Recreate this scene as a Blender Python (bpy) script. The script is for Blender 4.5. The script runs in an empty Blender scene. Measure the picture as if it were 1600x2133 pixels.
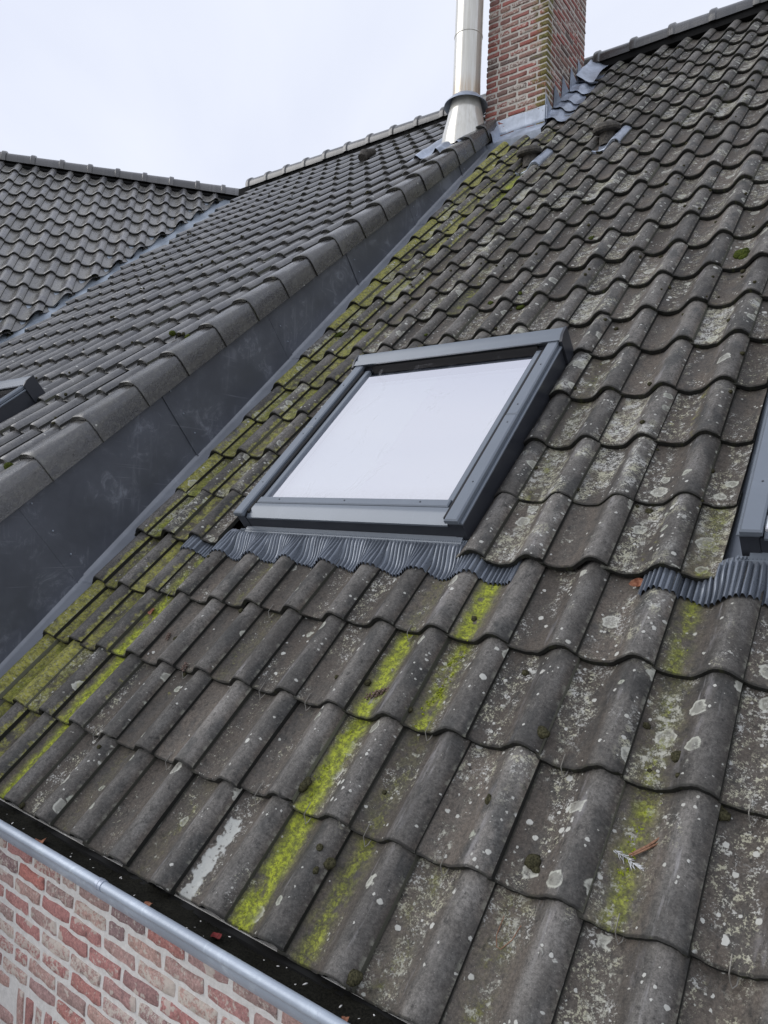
import bpy, bmesh, math, random
import numpy as np
from mathutils import Matrix, Vector
R = math.radians
rnd = random.Random(7)

# ------------------------------------------------------------------ camera, sky, sun, exposure
scn = bpy.context.scene
col = scn.collection
RIGHT = Vector((0.8011, 0.5971, 0.0407)); DOWN = Vector((0.0242, 0.0357, -0.9991)); FWD = Vector((-0.5980, 0.8014, 0.0142))
FWD.normalize(); RIGHT = (RIGHT - FWD * RIGHT.dot(FWD)).normalized(); UPV = RIGHT.cross(FWD)
cam = bpy.data.cameras.new('camera'); camo = bpy.data.objects.new('camera', cam); col.objects.link(camo)
M = Matrix((RIGHT, UPV, -FWD)).transposed().to_4x4(); M.translation = (2.714, -1.180, 0.971)
camo.matrix_world = M
cam.sensor_fit = 'VERTICAL'; cam.sensor_height = 24.0; cam.sensor_width = 18.0
cam.lens = 1492.0 / 2133.0 * 24.0
cam.clip_start = 0.05; cam.clip_end = 3000
scn.camera = camo

SUN_EL, SUN_ROT = R(29), R(231)
w = bpy.data.worlds.new("World"); scn.world = w; w.use_nodes = True
nt = w.node_tree; nt.nodes.clear()
sky = nt.nodes.new('ShaderNodeTexSky'); sky.sky_type = 'NISHITA'; sky.sun_disc = False
sky.sun_elevation = SUN_EL; sky.sun_rotation = SUN_ROT; sky.air_density = 1.0; sky.dust_density = 4.0
hs = nt.nodes.new('ShaderNodeHueSaturation'); hs.inputs['Saturation'].default_value = 0.25
nt.links.new(sky.outputs[0], hs.inputs['Color'])
# overcast cloud layer: an even pale veil over the blue, very slightly mottled
tc = nt.nodes.new('ShaderNodeTexCoord'); cn = nt.nodes.new('ShaderNodeTexNoise'); cn.inputs['Scale'].default_value = 1.6; cn.inputs['Detail'].default_value = 5; cn.inputs['Distortion'].default_value = .6
nt.links.new(tc.outputs['Generated'], cn.inputs['Vector'])
cr = nt.nodes.new('ShaderNodeValToRGB')
cr.color_ramp.elements[0].position = 0.3; cr.color_ramp.elements[0].color = (6.6, 7.05, 8.5, 1)
cr.color_ramp.elements[1].position = 0.7; cr.color_ramp.elements[1].color = (8.3, 8.65, 9.45, 1)
nt.links.new(cn.outputs['Fac'], cr.inputs['Fac'])
mx = nt.nodes.new('ShaderNodeMix'); mx.data_type = 'RGBA'; mx.inputs[0].default_value = 0.92
nt.links.new(hs.outputs[0], mx.inputs[6]); nt.links.new(cr.outputs[0], mx.inputs[7])
bg = nt.nodes.new('ShaderNodeBackground'); bg.inputs['Strength'].default_value = 0.10
nt.links.new(mx.outputs[2], bg.inputs['Color'])
wo = nt.nodes.new('ShaderNodeOutputWorld'); nt.links.new(bg.outputs[0], wo.inputs['Surface'])

sl = bpy.data.lights.new('sun', 'SUN'); sl.energy = 1.2; sl.angle = R(50); sl.color = (1.0, 0.97, 0.93)
so = bpy.data.objects.new('sun', sl); col.objects.link(so)
sd = Vector((-0.70, -0.56, 0.50)).normalized()      # towards the bright part of the cloud cover
so.rotation_euler = (-sd).to_track_quat('-Z', 'Y').to_euler(); so.location = (0, 0, 20)

scn.view_settings.view_transform = 'Standard'; scn.view_settings.look = 'None'
scn.view_settings.exposure = 0.25; scn.view_settings.gamma = 1.0; scn.view_settings.use_curve_mapping = False
scn.render.engine = 'CYCLES'
scn.cycles.max_bounces = 6; scn.cycles.diffuse_bounces = 3; scn.cycles.glossy_bounces = 4; scn.cycles.transmission_bounces = 4

# ------------------------------------------------------------------ constants of the place
W, G = 0.2, 0.304                     # cover width and gauge of a roof tile
c45 = math.sqrt(0.5)
ALPHA = math.atan(0.855)              # pitch of the extension roof
WA = R(51.333); WS = 1.03             # direction and scale of the wing
def frame(o, U, V):
    U = Vector(U).normalized(); V = Vector(V).normalized(); N = U.cross(V)
    m = Matrix((U, V, N)).transposed().to_4x4(); m.translation = o
    return m
F_MAIN = frame((0, 0, 0), (1, 0, 0), (0, c45, c45))
F_EXT = frame((-0.646, 0, 0.8125), (1, 0, 0), (0, math.cos(ALPHA), math.sin(ALPHA)))
F_WING = frame((-6.547, 3.185, 5.225), (math.cos(WA), math.sin(WA), 0), (-math.sin(WA) * c45, math.cos(WA) * c45, c45))
T = Matrix.Translation

# ------------------------------------------------------------------ object helpers
WM = {}
def place(o, parent=None, m=None):
    m = m or Matrix.Identity(4)
    WM[o.name] = m
    if parent is not None:
        o.parent = parent
        o.matrix_parent_inverse = Matrix.Identity(4)
        o.matrix_basis = WM[parent.name].inverted() @ m
    else:
        o.matrix_basis = m
    return o
def link(name, me, mats=None, parent=None, m=None):
    o = bpy.data.objects.new(name, me); col.objects.link(o)
    if mats:
        if not isinstance(mats, (list, tuple)): mats = [mats]
        if me is not None and len(me.materials) == 0:
            for x in mats: me.materials.append(x)
    return place(o, parent, m)
def empty(name, m, label, cat, group=None):
    o = bpy.data.objects.new(name, None); col.objects.link(o); o.empty_display_size = 0.2
    place(o, None, m); tag(o, label, cat, group); return o
def tag(o, label=None, cat=None, group=None, kind=None):
    if label: o['label'] = label
    if cat: o['category'] = cat
    if group: o['group'] = group
    if kind: o['kind'] = kind
    return o

class MB:
    def __init__(s): s.v = []; s.f = []; s.mi = []; s.uv = []; s.seed = []; s.hasuv = False
    def add(s, vs, fs, mi=0, uvs=None, seed=(0, 0)):
        b = len(s.v); s.v += [tuple(x) for x in vs]
        for i, f in enumerate(fs):
            s.f.append([b + j for j in f]); s.mi.append(mi)
            if uvs is not None: s.uv.append(uvs[i]); s.hasuv = True
            else: s.uv.append([(0.5, 0.5)] * len(f))
            s.seed.append(seed)
        return b
    def box(s, lo, hi, mi=0, m=None):
        x0, y0, z0 = lo; x1, y1, z1 = hi
        vs = [(x0,y0,z0),(x1,y0,z0),(x1,y1,z0),(x0,y1,z0),(x0,y0,z1),(x1,y0,z1),(x1,y1,z1),(x0,y1,z1)]
        if m is not None: vs = [m @ Vector(v) for v in vs]
        s.add(vs, [(3,2,1,0),(4,5,6,7),(0,1,5,4),(1,2,6,5),(2,3,7,6),(3,0,4,7)], mi)
    def prism(s, pts, axis_vec, mi=0):
        """closed polygon (list of Vectors) swept along a vector"""
        n = len(pts); a = Vector(axis_vec)
        vs = [Vector(p) for p in pts] + [Vector(p) + a for p in pts]
        fs = [tuple(range(n - 1, -1, -1)), tuple(range(n, 2 * n))] + [(i, (i + 1) % n, n + (i + 1) % n, n + i) for i in range(n)]
        s.add(vs, fs, mi)
    def tube(s, path, r, n=10, mi=0, cap=True):
        pts = [Vector(p) for p in path]; rings = []
        rr = r if isinstance(r, (list, tuple)) else [r] * len(pts)
        for i, p in enumerate(pts):
            d = (pts[min(i + 1, len(pts) - 1)] - pts[max(i - 1, 0)]).normalized()
            a = d.orthogonal().normalized() if i == 0 else (rings[-1][1] - d * rings[-1][1].dot(d)).normalized()
            rings.append((p, a, d.cross(a)))
        vs = [p + (a * math.cos(2 * math.pi * k / n) + b * math.sin(2 * math.pi * k / n)) * rr[i] for i, (p, a, b) in enumerate(rings) for k in range(n)]
        fs = [(i * n + k, i * n + (k + 1) % n, (i + 1) * n + (k + 1) % n, (i + 1) * n + k) for i in range(len(pts) - 1) for k in range(n)]
        if cap: fs += [tuple(range(n - 1, -1, -1)), tuple((len(pts) - 1) * n + k for k in range(n))]
        s.add(vs, fs, mi)
    def lathe(s, prof, cx, cy, n=32, mi=0):
        """prof: list of (radius, z)"""
        vs = [(cx + r * math.cos(2 * math.pi * k / n), cy + r * math.sin(2 * math.pi * k / n), z) for r, z in prof for k in range(n)]
        fs = [(i * n + k, i * n + (k + 1) % n, (i + 1) * n + (k + 1) % n, (i + 1) * n + k) for i in range(len(prof) - 1) for k in range(n)]
        s.add(vs, fs, mi)
    def mesh(s, name, sharp=35, mats=()):
        me = bpy.data.meshes.new(name); me.from_pydata(s.v, [], s.f)
        for x in mats: me.materials.append(x)
        me.polygons.foreach_set('material_index', s.mi)
        if s.hasuv:
            uv = me.uv_layers.new(name='UVMap'); sd = me.uv_layers.new(name='seed')
            flat = [c for f in s.uv for p in f for c in p]; uv.data.foreach_set('uv', flat)
            flat2 = [c for f, q in zip(s.f, s.seed) for _ in f for c in q]; sd.data.foreach_set('uv', flat2)
        me.polygons.foreach_set('use_smooth', [True] * len(s.f)); me.update()
        if sharp is not None: me.set_sharp_from_angle(angle=R(sharp))
        return me

# ------------------------------------------------------------------ material helpers
class NG:
    def __init__(s, name):
        s.m = bpy.data.materials.new(name); s.m.use_nodes = True; s.t = s.m.node_tree; s.t.nodes.clear()
        s.out = s.t.nodes.new('ShaderNodeOutputMaterial'); s.b = s.t.nodes.new('ShaderNodeBsdfPrincipled')
        s.t.links.new(s.b.outputs[0], s.out.inputs[0])
    def n(s, typ, **kw):
        x = s.t.nodes.new(typ)
        for k, v in kw.items(): setattr(x, k, v)
        return x
    def put(s, sock, v):
        if v is None: return
        if isinstance(v, bpy.types.NodeSocket): s.t.links.new(v, sock)
        elif isinstance(v, (tuple, list)) and sock.type == 'RGBA' and len(v) == 3: sock.default_value = (*v, 1)
        else: sock.default_value = v
    def m_(s, op, a, b=None, c=None, clamp=False):
        x = s.n('ShaderNodeMath', operation=op, use_clamp=clamp); s.put(x.inputs[0], a); s.put(x.inputs[1], b)
        if c is not None: s.put(x.inputs[2], c)
        return x.outputs[0]
    def mul(s, a, b): return s.m_('MULTIPLY', a, b)
    def add(s, a, b): return s.m_('ADD', a, b)
    def sub(s, a, b): return s.m_('SUBTRACT', a, b)
    def ss(s, v, lo, hi, a=0.0, b=1.0):
        x = s.n('ShaderNodeMapRange', interpolation_type='SMOOTHSTEP'); s.put(x.inputs['Value'], v)
        s.put(x.inputs['From Min'], lo); s.put(x.inputs['From Max'], hi); s.put(x.inputs['To Min'], a); s.put(x.inputs['To Max'], b)
        return x.outputs[0]
    def mix(s, f, a, b, blend='MIX'):
        x = s.n('ShaderNodeMix', data_type='RGBA', blend_type=blend); s.put(x.inputs[0], f); s.put(x.inputs[6], a); s.put(x.inputs[7], b)
        return x.outputs[2]
    def noise(s, vec, scale, detail=4, rough=0.55, dist=0.0):
        x = s.n('ShaderNodeTexNoise'); s.put(x.inputs['Vector'], vec); s.put(x.inputs['Scale'], scale); s.put(x.inputs['Detail'], detail)
        s.put(x.inputs['Roughness'], rough); s.put(x.inputs['Distortion'], dist)
        return x.outputs['Fac']
    def vor(s, vec, scale):
        x = s.n('ShaderNodeTexVoronoi'); s.put(x.inputs['Vector'], vec); s.put(x.inputs['Scale'], scale)
        sp = s.n('ShaderNodeSeparateColor'); s.t.links.new(x.outputs['Color'], sp.inputs[0])
        return x.outputs['Distance'], sp.outputs[0], sp.outputs[1]
    def vec(s, x, y, z):
        c = s.n('ShaderNodeCombineXYZ'); s.put(c.inputs[0], x); s.put(c.inputs[1], y); s.put(c.inputs[2], z); return c.outputs[0]
    def vmul(s, v, t):
        x = s.n('ShaderNodeVectorMath', operation='MULTIPLY'); s.put(x.inputs[0], v); s.put(x.inputs[1], t); return x.outputs[0]
    def sep(s, v):
        x = s.n('ShaderNodeSeparateXYZ'); s.put(x.inputs[0], v); return x.outputs
    def attr(s, name): return s.n('ShaderNodeAttribute', attribute_type='OBJECT', attribute_name=name).outputs['Fac']
    def rnd(s): return s.n('ShaderNodeObjectInfo').outputs['Random']
    def pos(s): return s.n('ShaderNodeNewGeometry').outputs['Position']
    def obj(s): return s.n('ShaderNodeTexCoord').outputs['Object']
    def set(s, color=None, rough=None, metal=None, spec=None, bump=None, bstr=0.3, bdist=0.002):
        s.put(s.b.inputs['Base Color'], color); s.put(s.b.inputs['Roughness'], rough); s.put(s.b.inputs['Metallic'], metal)
        s.put(s.b.inputs['Specular IOR Level'], spec)
        if bump is not None:
            x = s.n('ShaderNodeBump'); x.inputs['Strength'].default_value = bstr; x.inputs['Distance'].default_value = bdist
            s.put(x.inputs['Height'], bump); s.t.links.new(x.outputs[0], s.b.inputs['Normal'])
        return s.m

def tile_material(name, dark, warm, crest, lich=1.0, rough=0.78, moss_on=True, speck=0.8, sheen=0.42, grain=0.75):
    g = NG(name)
    uvn = g.n('ShaderNodeUVMap', uv_map='UVMap').outputs[0]; sdn = g.n('ShaderNodeUVMap', uv_map='seed').outputs[0]
    s_, t_, _ = g.sep(uvn); sd_, sd2, _ = g.sep(sdn)
    z = g.mul(g.add(g.rnd(), sd_), 53.0)
    P = g.vec(g.mul(s_, W), g.mul(t_, G), z)
    n1 = g.noise(g.vmul(P, (1, .4, 1)), 16, 4, .6)
    n2 = g.noise(P, 130, 5, .7)
    n3 = g.noise(P, 42, 6, .7)
    stk = g.noise(g.vmul(P, (1, .09, 1)), 75, 4, .6)
    trough = g.ss(s_, .48, .66, 1, 0)
    colr = g.mix(g.ss(n1, .40, .60), dark, warm)
    big = g.noise(g.vmul(P, (1, .5, 1)), 7, 3, .6)
    colr = g.mix(g.ss(big, .40, .62, .0, .75), colr, g.mix(.5, dark, warm))
    colr = g.mix(g.mul(trough, g.ss(n3, .3, .7, .15, .75)), colr, warm)
    cz = g.mul(g.ss(s_, .56, .72), g.ss(s_, 1.0, .9))
    colr = g.mix(g.mul(cz, g.ss(n1, .3, .7, .05, .6)), colr, crest)  # paler crest tone, with the highlight on the rolls painted in
    # tint of the single tile
    tint = g.add(.72, g.mul(g.rnd(), .58))
    colr = g.mix(1.0, colr, g.vec(tint, tint, tint), 'MULTIPLY')
    # grain and fine mineral specks
    gr = g.ss(g.add(g.mul(n2, .6), g.mul(g.noise(P, 330, 3, .7), .4)), .32, .70, 1 - .6 * grain, 1 + .65 * grain); colr = g.mix(1.0, colr, g.vec(gr, gr, gr), 'MULTIPLY')
    d0, r0, q0 = g.vor(P, 210)
    colr = g.mix(g.mul(g.mul(g.ss(d0, g.add(.08, g.mul(q0, .14)), .05), g.ss(r0, .62, .70)), .75 * speck), colr, (.42, .41, .38))
    # wear streaks running down the flank of the roll, worn pale
    sc = g.mul(g.ss(stk, .60, .78), g.mul(g.ss(s_, .44, .58), g.ss(s_, .95, .75)))
    colr = g.mix(g.mul(sc, .55), colr, (.34, .33, .33))
    hz = g.mul(g.ss(g.noise(g.vmul(P, (1, .22, 1)), 26, 5, .65), .52, .72), g.mul(g.ss(s_, .40, .60), g.ss(s_, .86, .68)))
    colr = g.mix(g.mul(hz, .42), colr, (.30, .29, .30))
    # dark damp stains
    colr = g.mix(g.ss(g.noise(g.vmul(P, (1, .6, 1)), 60, 6, .75), .53, .68, 0, .72), colr, (.016, .016, .015))
    L = g.mul(g.attr('lichen'), lich)
    # olive crust and algae film
    O = g.attr('olive')
    nb = g.noise(P, 24, 7, .75)
    O = g.mul(O, g.sub(1.0, g.mul(g.mul(cz, g.ss(O, .92, .80)), .62)))
    om = g.mul(g.ss(g.add(nb, g.mul(g.sub(O, .5), .55)), .46, .64), g.ss(O, 0.0, .12))
    ocol = g.mix(g.ss(n3, .3, .7), (.16, .155, .034), (.40, .385, .065))
    ocol = g.mix(g.mul(g.ss(n2, .5, .66), .85), ocol, (.34, .34, .24))
    ocol = g.mix(g.mul(g.ss(g.noise(P, 75, 6, .75), .50, .58), .62), ocol, (.045, .047, .034))
    colr = g.mix(g.mul(om, .88), colr, ocol)
    # pale crusts lying in the trough
    pr = g.noise(g.vmul(P, (1, .5, 1)), 11, 2, .5)
    pfine = g.add(g.mul(g.noise(P, 48, 9, .82), .62), g.mul(g.noise(P, 190, 4, .7), .38))
    pm = g.mul(g.ss(pfine, g.sub(.585, g.mul(L, .085)), g.sub(.625, g.mul(L, .075))), g.ss(g.add(pr, g.mul(g.ss(s_, .40, .62, 1, 0), .15)), g.sub(.72, g.mul(L, .17)), g.sub(.80, g.mul(L, .13))))
    pm = g.mul(pm, g.ss(L, 0, .1))
    pcol = g.mix(g.ss(g.noise(P, 18, 3), .42, .6), (.40, .39, .29), (.47, .47, .44))
    colr = g.mix(g.mul(pm, .85), colr, pcol)
    # round white lichen discs of two sizes
    bump2 = None
    for sc_, lo, hi, thr, amt in ((38, .04, .32, .66, .9), (85, .06, .38, .66, .85)):
        dn = g.n('ShaderNodeVectorMath', operation='ADD'); g.put(dn.inputs[0], P)
        wob = g.n('ShaderNodeTexNoise'); g.put(wob.inputs['Vector'], P); wob.inputs['Scale'].default_value = 160
        wv = g.n('ShaderNodeVectorMath', operation='SCALE'); g.put(wv.inputs[0], wob.outputs['Color']); wv.inputs['Scale'].default_value = .006
        g.put(dn.inputs[1], wv.outputs[0])
        d, r, q = g.vor(dn.outputs[0], sc_)
        rad = g.add(lo, g.mul(g.mul(q, q), hi))
        keep = g.ss(g.add(r, g.mul(g.sub(g.noise(P, 8, 2), .5), 1.1)), g.sub(1.12, g.mul(L, 1 - thr)), g.sub(1.14, g.mul(L, 1 - thr)))
        mk = g.mul(g.ss(g.sub(d, rad), .03, -.03), keep)
        colr = g.mix(g.mul(mk, amt), colr, g.mix(q, (.33, .33, .28), (.52, .52, .48)))
        bump2 = mk if bump2 is None else g.add(bump2, mk)
    if moss_on:
        # broad grey-green rosettes, ringed, few per tile
        wv2 = g.n('ShaderNodeVectorMath', operation='SCALE'); g.put(wv2.inputs[0], g.n('ShaderNodeTexNoise').outputs['Color']); wv2.inputs['Scale'].default_value = .022
        wn = wv2.inputs[0].links[0].from_node; g.put(wn.inputs['Vector'], P); wn.inputs['Scale'].default_value = 55; wn.inputs['Detail'].default_value = 4
        dv = g.n('ShaderNodeVectorMath', operation='ADD'); g.put(dv.inputs[0], P); g.put(dv.inputs[1], wv2.outputs[0])
        dR, rR, qR = g.vor(dv.outputs[0], 13)
        rad2 = g.add(.10, g.mul(qR, .26))
        ros = g.mul(g.ss(g.sub(dR, rad2), .02, -.02), g.ss(rR, g.sub(1.0, g.mul(L, .42)), g.sub(1.01, g.mul(L, .42))))
        ring = g.ss(g.sub(rad2, dR), .02, .10, 1.0, .45)
        ros = g.mul(ros, g.mul(ring, g.ss(n3, .30, .50)))
        colr = g.mix(g.mul(ros, .85), colr, g.mix(qR, (.36, .38, .31), (.50, .50, .44)))
        # bright algae strip that runs down one trough
        A = g.attr('moss'); mc = g.attr('moss_at'); mw = g.attr('moss_wide')
        wobl = g.mul(g.sub(g.noise(g.vmul(P, (0, 1, 1)), 14, 3), .5), .22)
        ds = g.m_('ABSOLUTE', g.sub(g.add(s_, wobl), mc))
        halo = g.mul(g.mul(g.ss(g.sub(ds, mw), .20, -.04), g.ss(g.noise(P, 30, 7, .75), .40, .58)), g.mul(g.ss(A, .2, .9), .62))
        colr = g.mix(halo, colr, g.mix(g.ss(n2, .4, .65), (.10, .10, .028), (.22, .21, .07)))
        mm = g.ss(g.sub(ds, mw), .07, -.09)
        mm = g.m_('MULTIPLY', mm, g.ss(g.add(g.add(g.mul(nb, .6), g.mul(n2, .4)), g.mul(g.sub(A, .5), .42)), .44, .60))
        mm = g.mul(mm, g.mul(g.ss(A, 0, .1), g.ss(g.add(g.noise(g.vmul(P, (1, .6, 1)), 17, 3, .6), g.mul(A, .16)), .50, .60)))
        mcol = g.mix(g.ss(n3, .35, .65), (.18, .21, .016), (.40, .45, .030))
        mcol = g.mix(g.ss(A, .75, .35), mcol, g.mix(g.ss(n3, .35, .65), (.13, .13, .04), (.23, .23, .07)))
        mcol = g.mix(g.mul(g.ss(g.noise(P, 95, 5, .8), .54, .44), .7), mcol, (.06, .06, .02))
        colr = g.mix(g.mul(mm, .93), colr, mcol)
        # one large pale crust on some tiles
        PA = g.attr('patch'); px = g.attr('patch_at'); pw = g.attr('patch_wide')
        dp = g.m_('ABSOLUTE', g.sub(g.add(s_, g.mul(g.sub(g.noise(P, 38, 3, .5), .5), .30)), px))
        pp = g.mul(g.ss(g.sub(dp, pw), .02, -.02), g.ss(PA, 0, .1))
        pp = g.mul(pp, g.ss(g.add(g.noise(P, 52, 9, .8), g.mul(PA, .33)), .69, .76))
        pp = g.mul(pp, g.ss(g.add(g.noise(P, 15, 4, .6), g.mul(PA, .55)), .66, .74))
        pp = g.mul(pp, g.ss(g.add(t_, g.mul(g.noise(P, 20, 2), .2)), g.attr('patch_top'), g.sub(g.attr('patch_top'), .03)))
        colr = g.mix(g.mul(pp, .85), colr, g.mix(n3, g.mix(g.ss(PA, .7, .9), (.30, .29, .20), (.42, .44, .42)), (.56, .56, .52)))
        bump2 = g.add(bump2, g.add(pp, mm))
    # nose dirt with the lap shadow painted in, crumbs along the side joint
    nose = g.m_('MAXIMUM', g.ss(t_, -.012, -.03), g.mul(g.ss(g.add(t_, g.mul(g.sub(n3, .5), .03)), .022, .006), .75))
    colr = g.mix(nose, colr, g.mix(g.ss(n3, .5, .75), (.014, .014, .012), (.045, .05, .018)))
    jl = g.mul(g.ss(s_, .955, .99), g.ss(n3, .5, .62)); colr = g.mix(g.mul(jl, .45 * lich), colr, (.27, .27, .22))
    jd = g.mul(g.ss(s_, .022, .004), .7); colr = g.mix(jd, colr, (.018, .019, .013))
    hgt = g.add(g.mul(n2, .8), g.add(g.mul(n3, .6), g.mul(bump2, .9)))
    rg = g.ss(n1, .3, .7, rough - .1, rough + .1)
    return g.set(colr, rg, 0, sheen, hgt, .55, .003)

MT = {}
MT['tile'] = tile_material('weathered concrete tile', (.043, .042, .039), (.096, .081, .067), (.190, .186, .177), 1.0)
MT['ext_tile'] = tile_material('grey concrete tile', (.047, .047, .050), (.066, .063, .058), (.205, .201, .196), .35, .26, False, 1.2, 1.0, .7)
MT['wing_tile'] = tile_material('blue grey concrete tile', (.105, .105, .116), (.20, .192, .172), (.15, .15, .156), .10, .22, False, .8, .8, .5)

def zinc(name, c, rough, metal=0.0, scratch=.3, spec=.5, vary=.12, bs=.12, lines=False):
    g = NG(name); p = g.obj()
    n1 = g.noise(p, 3.5, 4, .6); n2 = g.noise(g.vmul(p, (6, 1, 1)), 30, 5, .7); n3 = g.noise(p, 160, 3)
    lo = tuple(x * (1 - vary) for x in c); hi = tuple(x * (1 + vary) for x in c)
    cc = g.mix(g.ss(n1, .3, .7), lo, hi)
    # rubbed scratches and chalky smears
    rot = g.n('ShaderNodeMapping'); g.put(rot.inputs['Vector'], p); rot.inputs['Rotation'].default_value = (.5, .9, .4); rot.inputs['Scale'].default_value = (90, 3, 3)
    sc = g.ss(g.noise(rot.outputs[0], 1.0, 3, .5), .66, .74)
    sm = g.mul(g.ss(g.noise(p, 7, 7, .8, 1.5), .50, .72), g.ss(n1, .40, .58))
    if lines:
        for rr_, sc_ in (((.62, 0, 0), (1, 2.2, 70)), ((-.5, 0, 0), (1, 1.6, 85)), ((1.25, 0, 0), (1, 2.5, 60))):
            mp = g.n('ShaderNodeMapping'); g.put(mp.inputs['Vector'], p); mp.inputs['Rotation'].default_value = rr_; mp.inputs['Scale'].default_value = sc_
            sc = g.m_('MAXIMUM', sc, g.mul(g.ss(g.noise(mp.outputs[0], 1.0, 2, .5), .70, .76), g.ss(g.noise(p, 2.4, 3), .42, .58)))
        runs = g.mul(g.ss(g.noise(g.vmul(p, (1, 26, 2.2)), 1.0, 5, .7), .56, .72), .5)
        sm = g.m_('MAXIMUM', sm, g.mul(runs, g.ss(n1, .35, .6)))
    k = g.m_('MAXIMUM', g.mul(sc, .5), sm)
    cc = g.mix(g.mul(k, scratch), cc, tuple(min(1, x * 2.2 + .06) for x in c))
    return g.set(cc, g.ss(n2, .3, .7, rough - .06, rough + .08) if bs else rough, metal, spec, g.add(n1, g.mul(n3, .05)), bs, .004)
MT['cheek'] = zinc('anthracite zinc', (.100, .108, .130), .36, .15, .75, .5, .15, .5, True)
MT['flange'] = zinc('anthracite zinc flange', (.24, .255, .285), .36, 0, .2)
MT['gutter'] = zinc('pale zinc', (.36, .41, .48), .42, .2, .35, lines=False)
MT['clad'] = zinc('grey lacquered aluminium', (.160, .183, .215), .24, .15, .05, .5, .03, .0)
MT['clad_dark'] = zinc('dark lacquered aluminium', (.032, .035, .043), .30, 0, .04, .5, .05, .0)
MT['lead'] = zinc('weathered lead', (.32, .36, .43), .36, .3, .55, .5, .35)
MT['pleat'] = zinc('grey pleated lead', (.17, .19, .222), .28, .4, .1, bs=.02)
MT['valley'] = zinc('pale zinc valley', (.34, .39, .45), .4, .3, .2)
g = NG('cream enamelled steel flue'); p = g.obj(); x_, y_, z_ = g.sep(p)
fn = g.noise(g.vmul(p, (18, 18, 1.2)), 2, 5, .65)
fc = g.mix(g.ss(fn, .35, .7), (.70, .685, .63), (.58, .56, .50))
fc = g.mix(g.mul(g.mul(g.ss(z_, 5.0, 4.80), g.ss(z_, 4.775, 4.79)), g.ss(fn, .35, .6, .2, .7)), fc, (.48, .36, .24))
MT['flue'] = g.set(fc, g.ss(fn, .3, .7, .14, .24), .45, .6)
g = NG('black rubber'); MT['black'] = g.set((.012, .012, .013), .6, 0, .3)
g = NG('terracotta dark vent'); p = g.obj(); MT['vent'] = g.set(g.mix(g.ss(g.noise(p, 60, 5, .7), .4, .65), (.045, .042, .038), (.11, .10, .085)), .85, 0, .3, g.noise(p, 90, 4), .5, .003)
g = NG('underlay'); MT['under'] = g.set((.012, .012, .012), .9, 0, .2)
g = NG('white blind'); p = g.obj(); MT['blind'] = g.set(g.mix(g.noise(p, 2, 2), (.66, .66, .70), (.76, .76, .78)), .8, 0, .3)
g = NG('white lacquer'); p = g.obj(); MT['white'] = g.set(g.mix(g.noise(p, 3, 3), (.76, .77, .80), (.84, .85, .87)), .3, 0, .5)
g = NG('lilac blind'); p = g.obj(); MT['blind_far'] = g.set(g.mix(g.noise(p, 2, 2), (.60, .56, .63), (.68, .65, .70)), .8, 0, .3)
g = NG('galvanised wire'); MT['wire'] = g.set((.22, .21, .19), .45, .6, .5)
# glass: mirror coating over a pane one can faintly look through
g = NG('coated glass'); p = g.obj()
g.t.nodes.remove(g.b)
gl = g.n('ShaderNodeBsdfGlossy'); gl.inputs['Color'].default_value = (.965, .955, .985, 1); gl.inputs['Roughness'].default_value = .025
tr = g.n('ShaderNodeBsdfTransparent'); tr.inputs['Color'].default_value = (.80, .88, .86, 1)
df = g.n('ShaderNodeBsdfDiffuse'); df.inputs['Color'].default_value = (.5, .5, .52, 1)
ms = g.n('ShaderNodeMixShader'); ms.inputs[0].default_value = .76; g.t.links.new(tr.outputs[0], ms.inputs[1]); g.t.links.new(gl.outputs[0], ms.inputs[2])
ms2 = g.n('ShaderNodeMixShader'); px_, py_, pz_ = g.sep(p)
g.put(ms2.inputs[0], g.add(g.mul(g.ss(g.noise(g.vmul(p, (1, .5, 1)), 6, 7, .75, .8), .54, .76), .30), g.mul(g.mul(g.ss(py_, .20, .098), g.noise(p, 40, 5, .7)), .45))); g.t.links.new(ms.outputs[0], ms2.inputs[1]); g.t.links.new(df.outputs[0], ms2.inputs[2])
bp = g.n('ShaderNodeBump'); bp.inputs['Strength'].default_value = .02; bp.inputs['Distance'].default_value = .01; g.put(bp.inputs['Height'], g.noise(p, 2.2, 2)); g.t.links.new(bp.outputs[0], gl.inputs['Normal'])
g.t.links.new(ms2.outputs[0], g.out.inputs[0]); MT['glass'] = g.m

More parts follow.
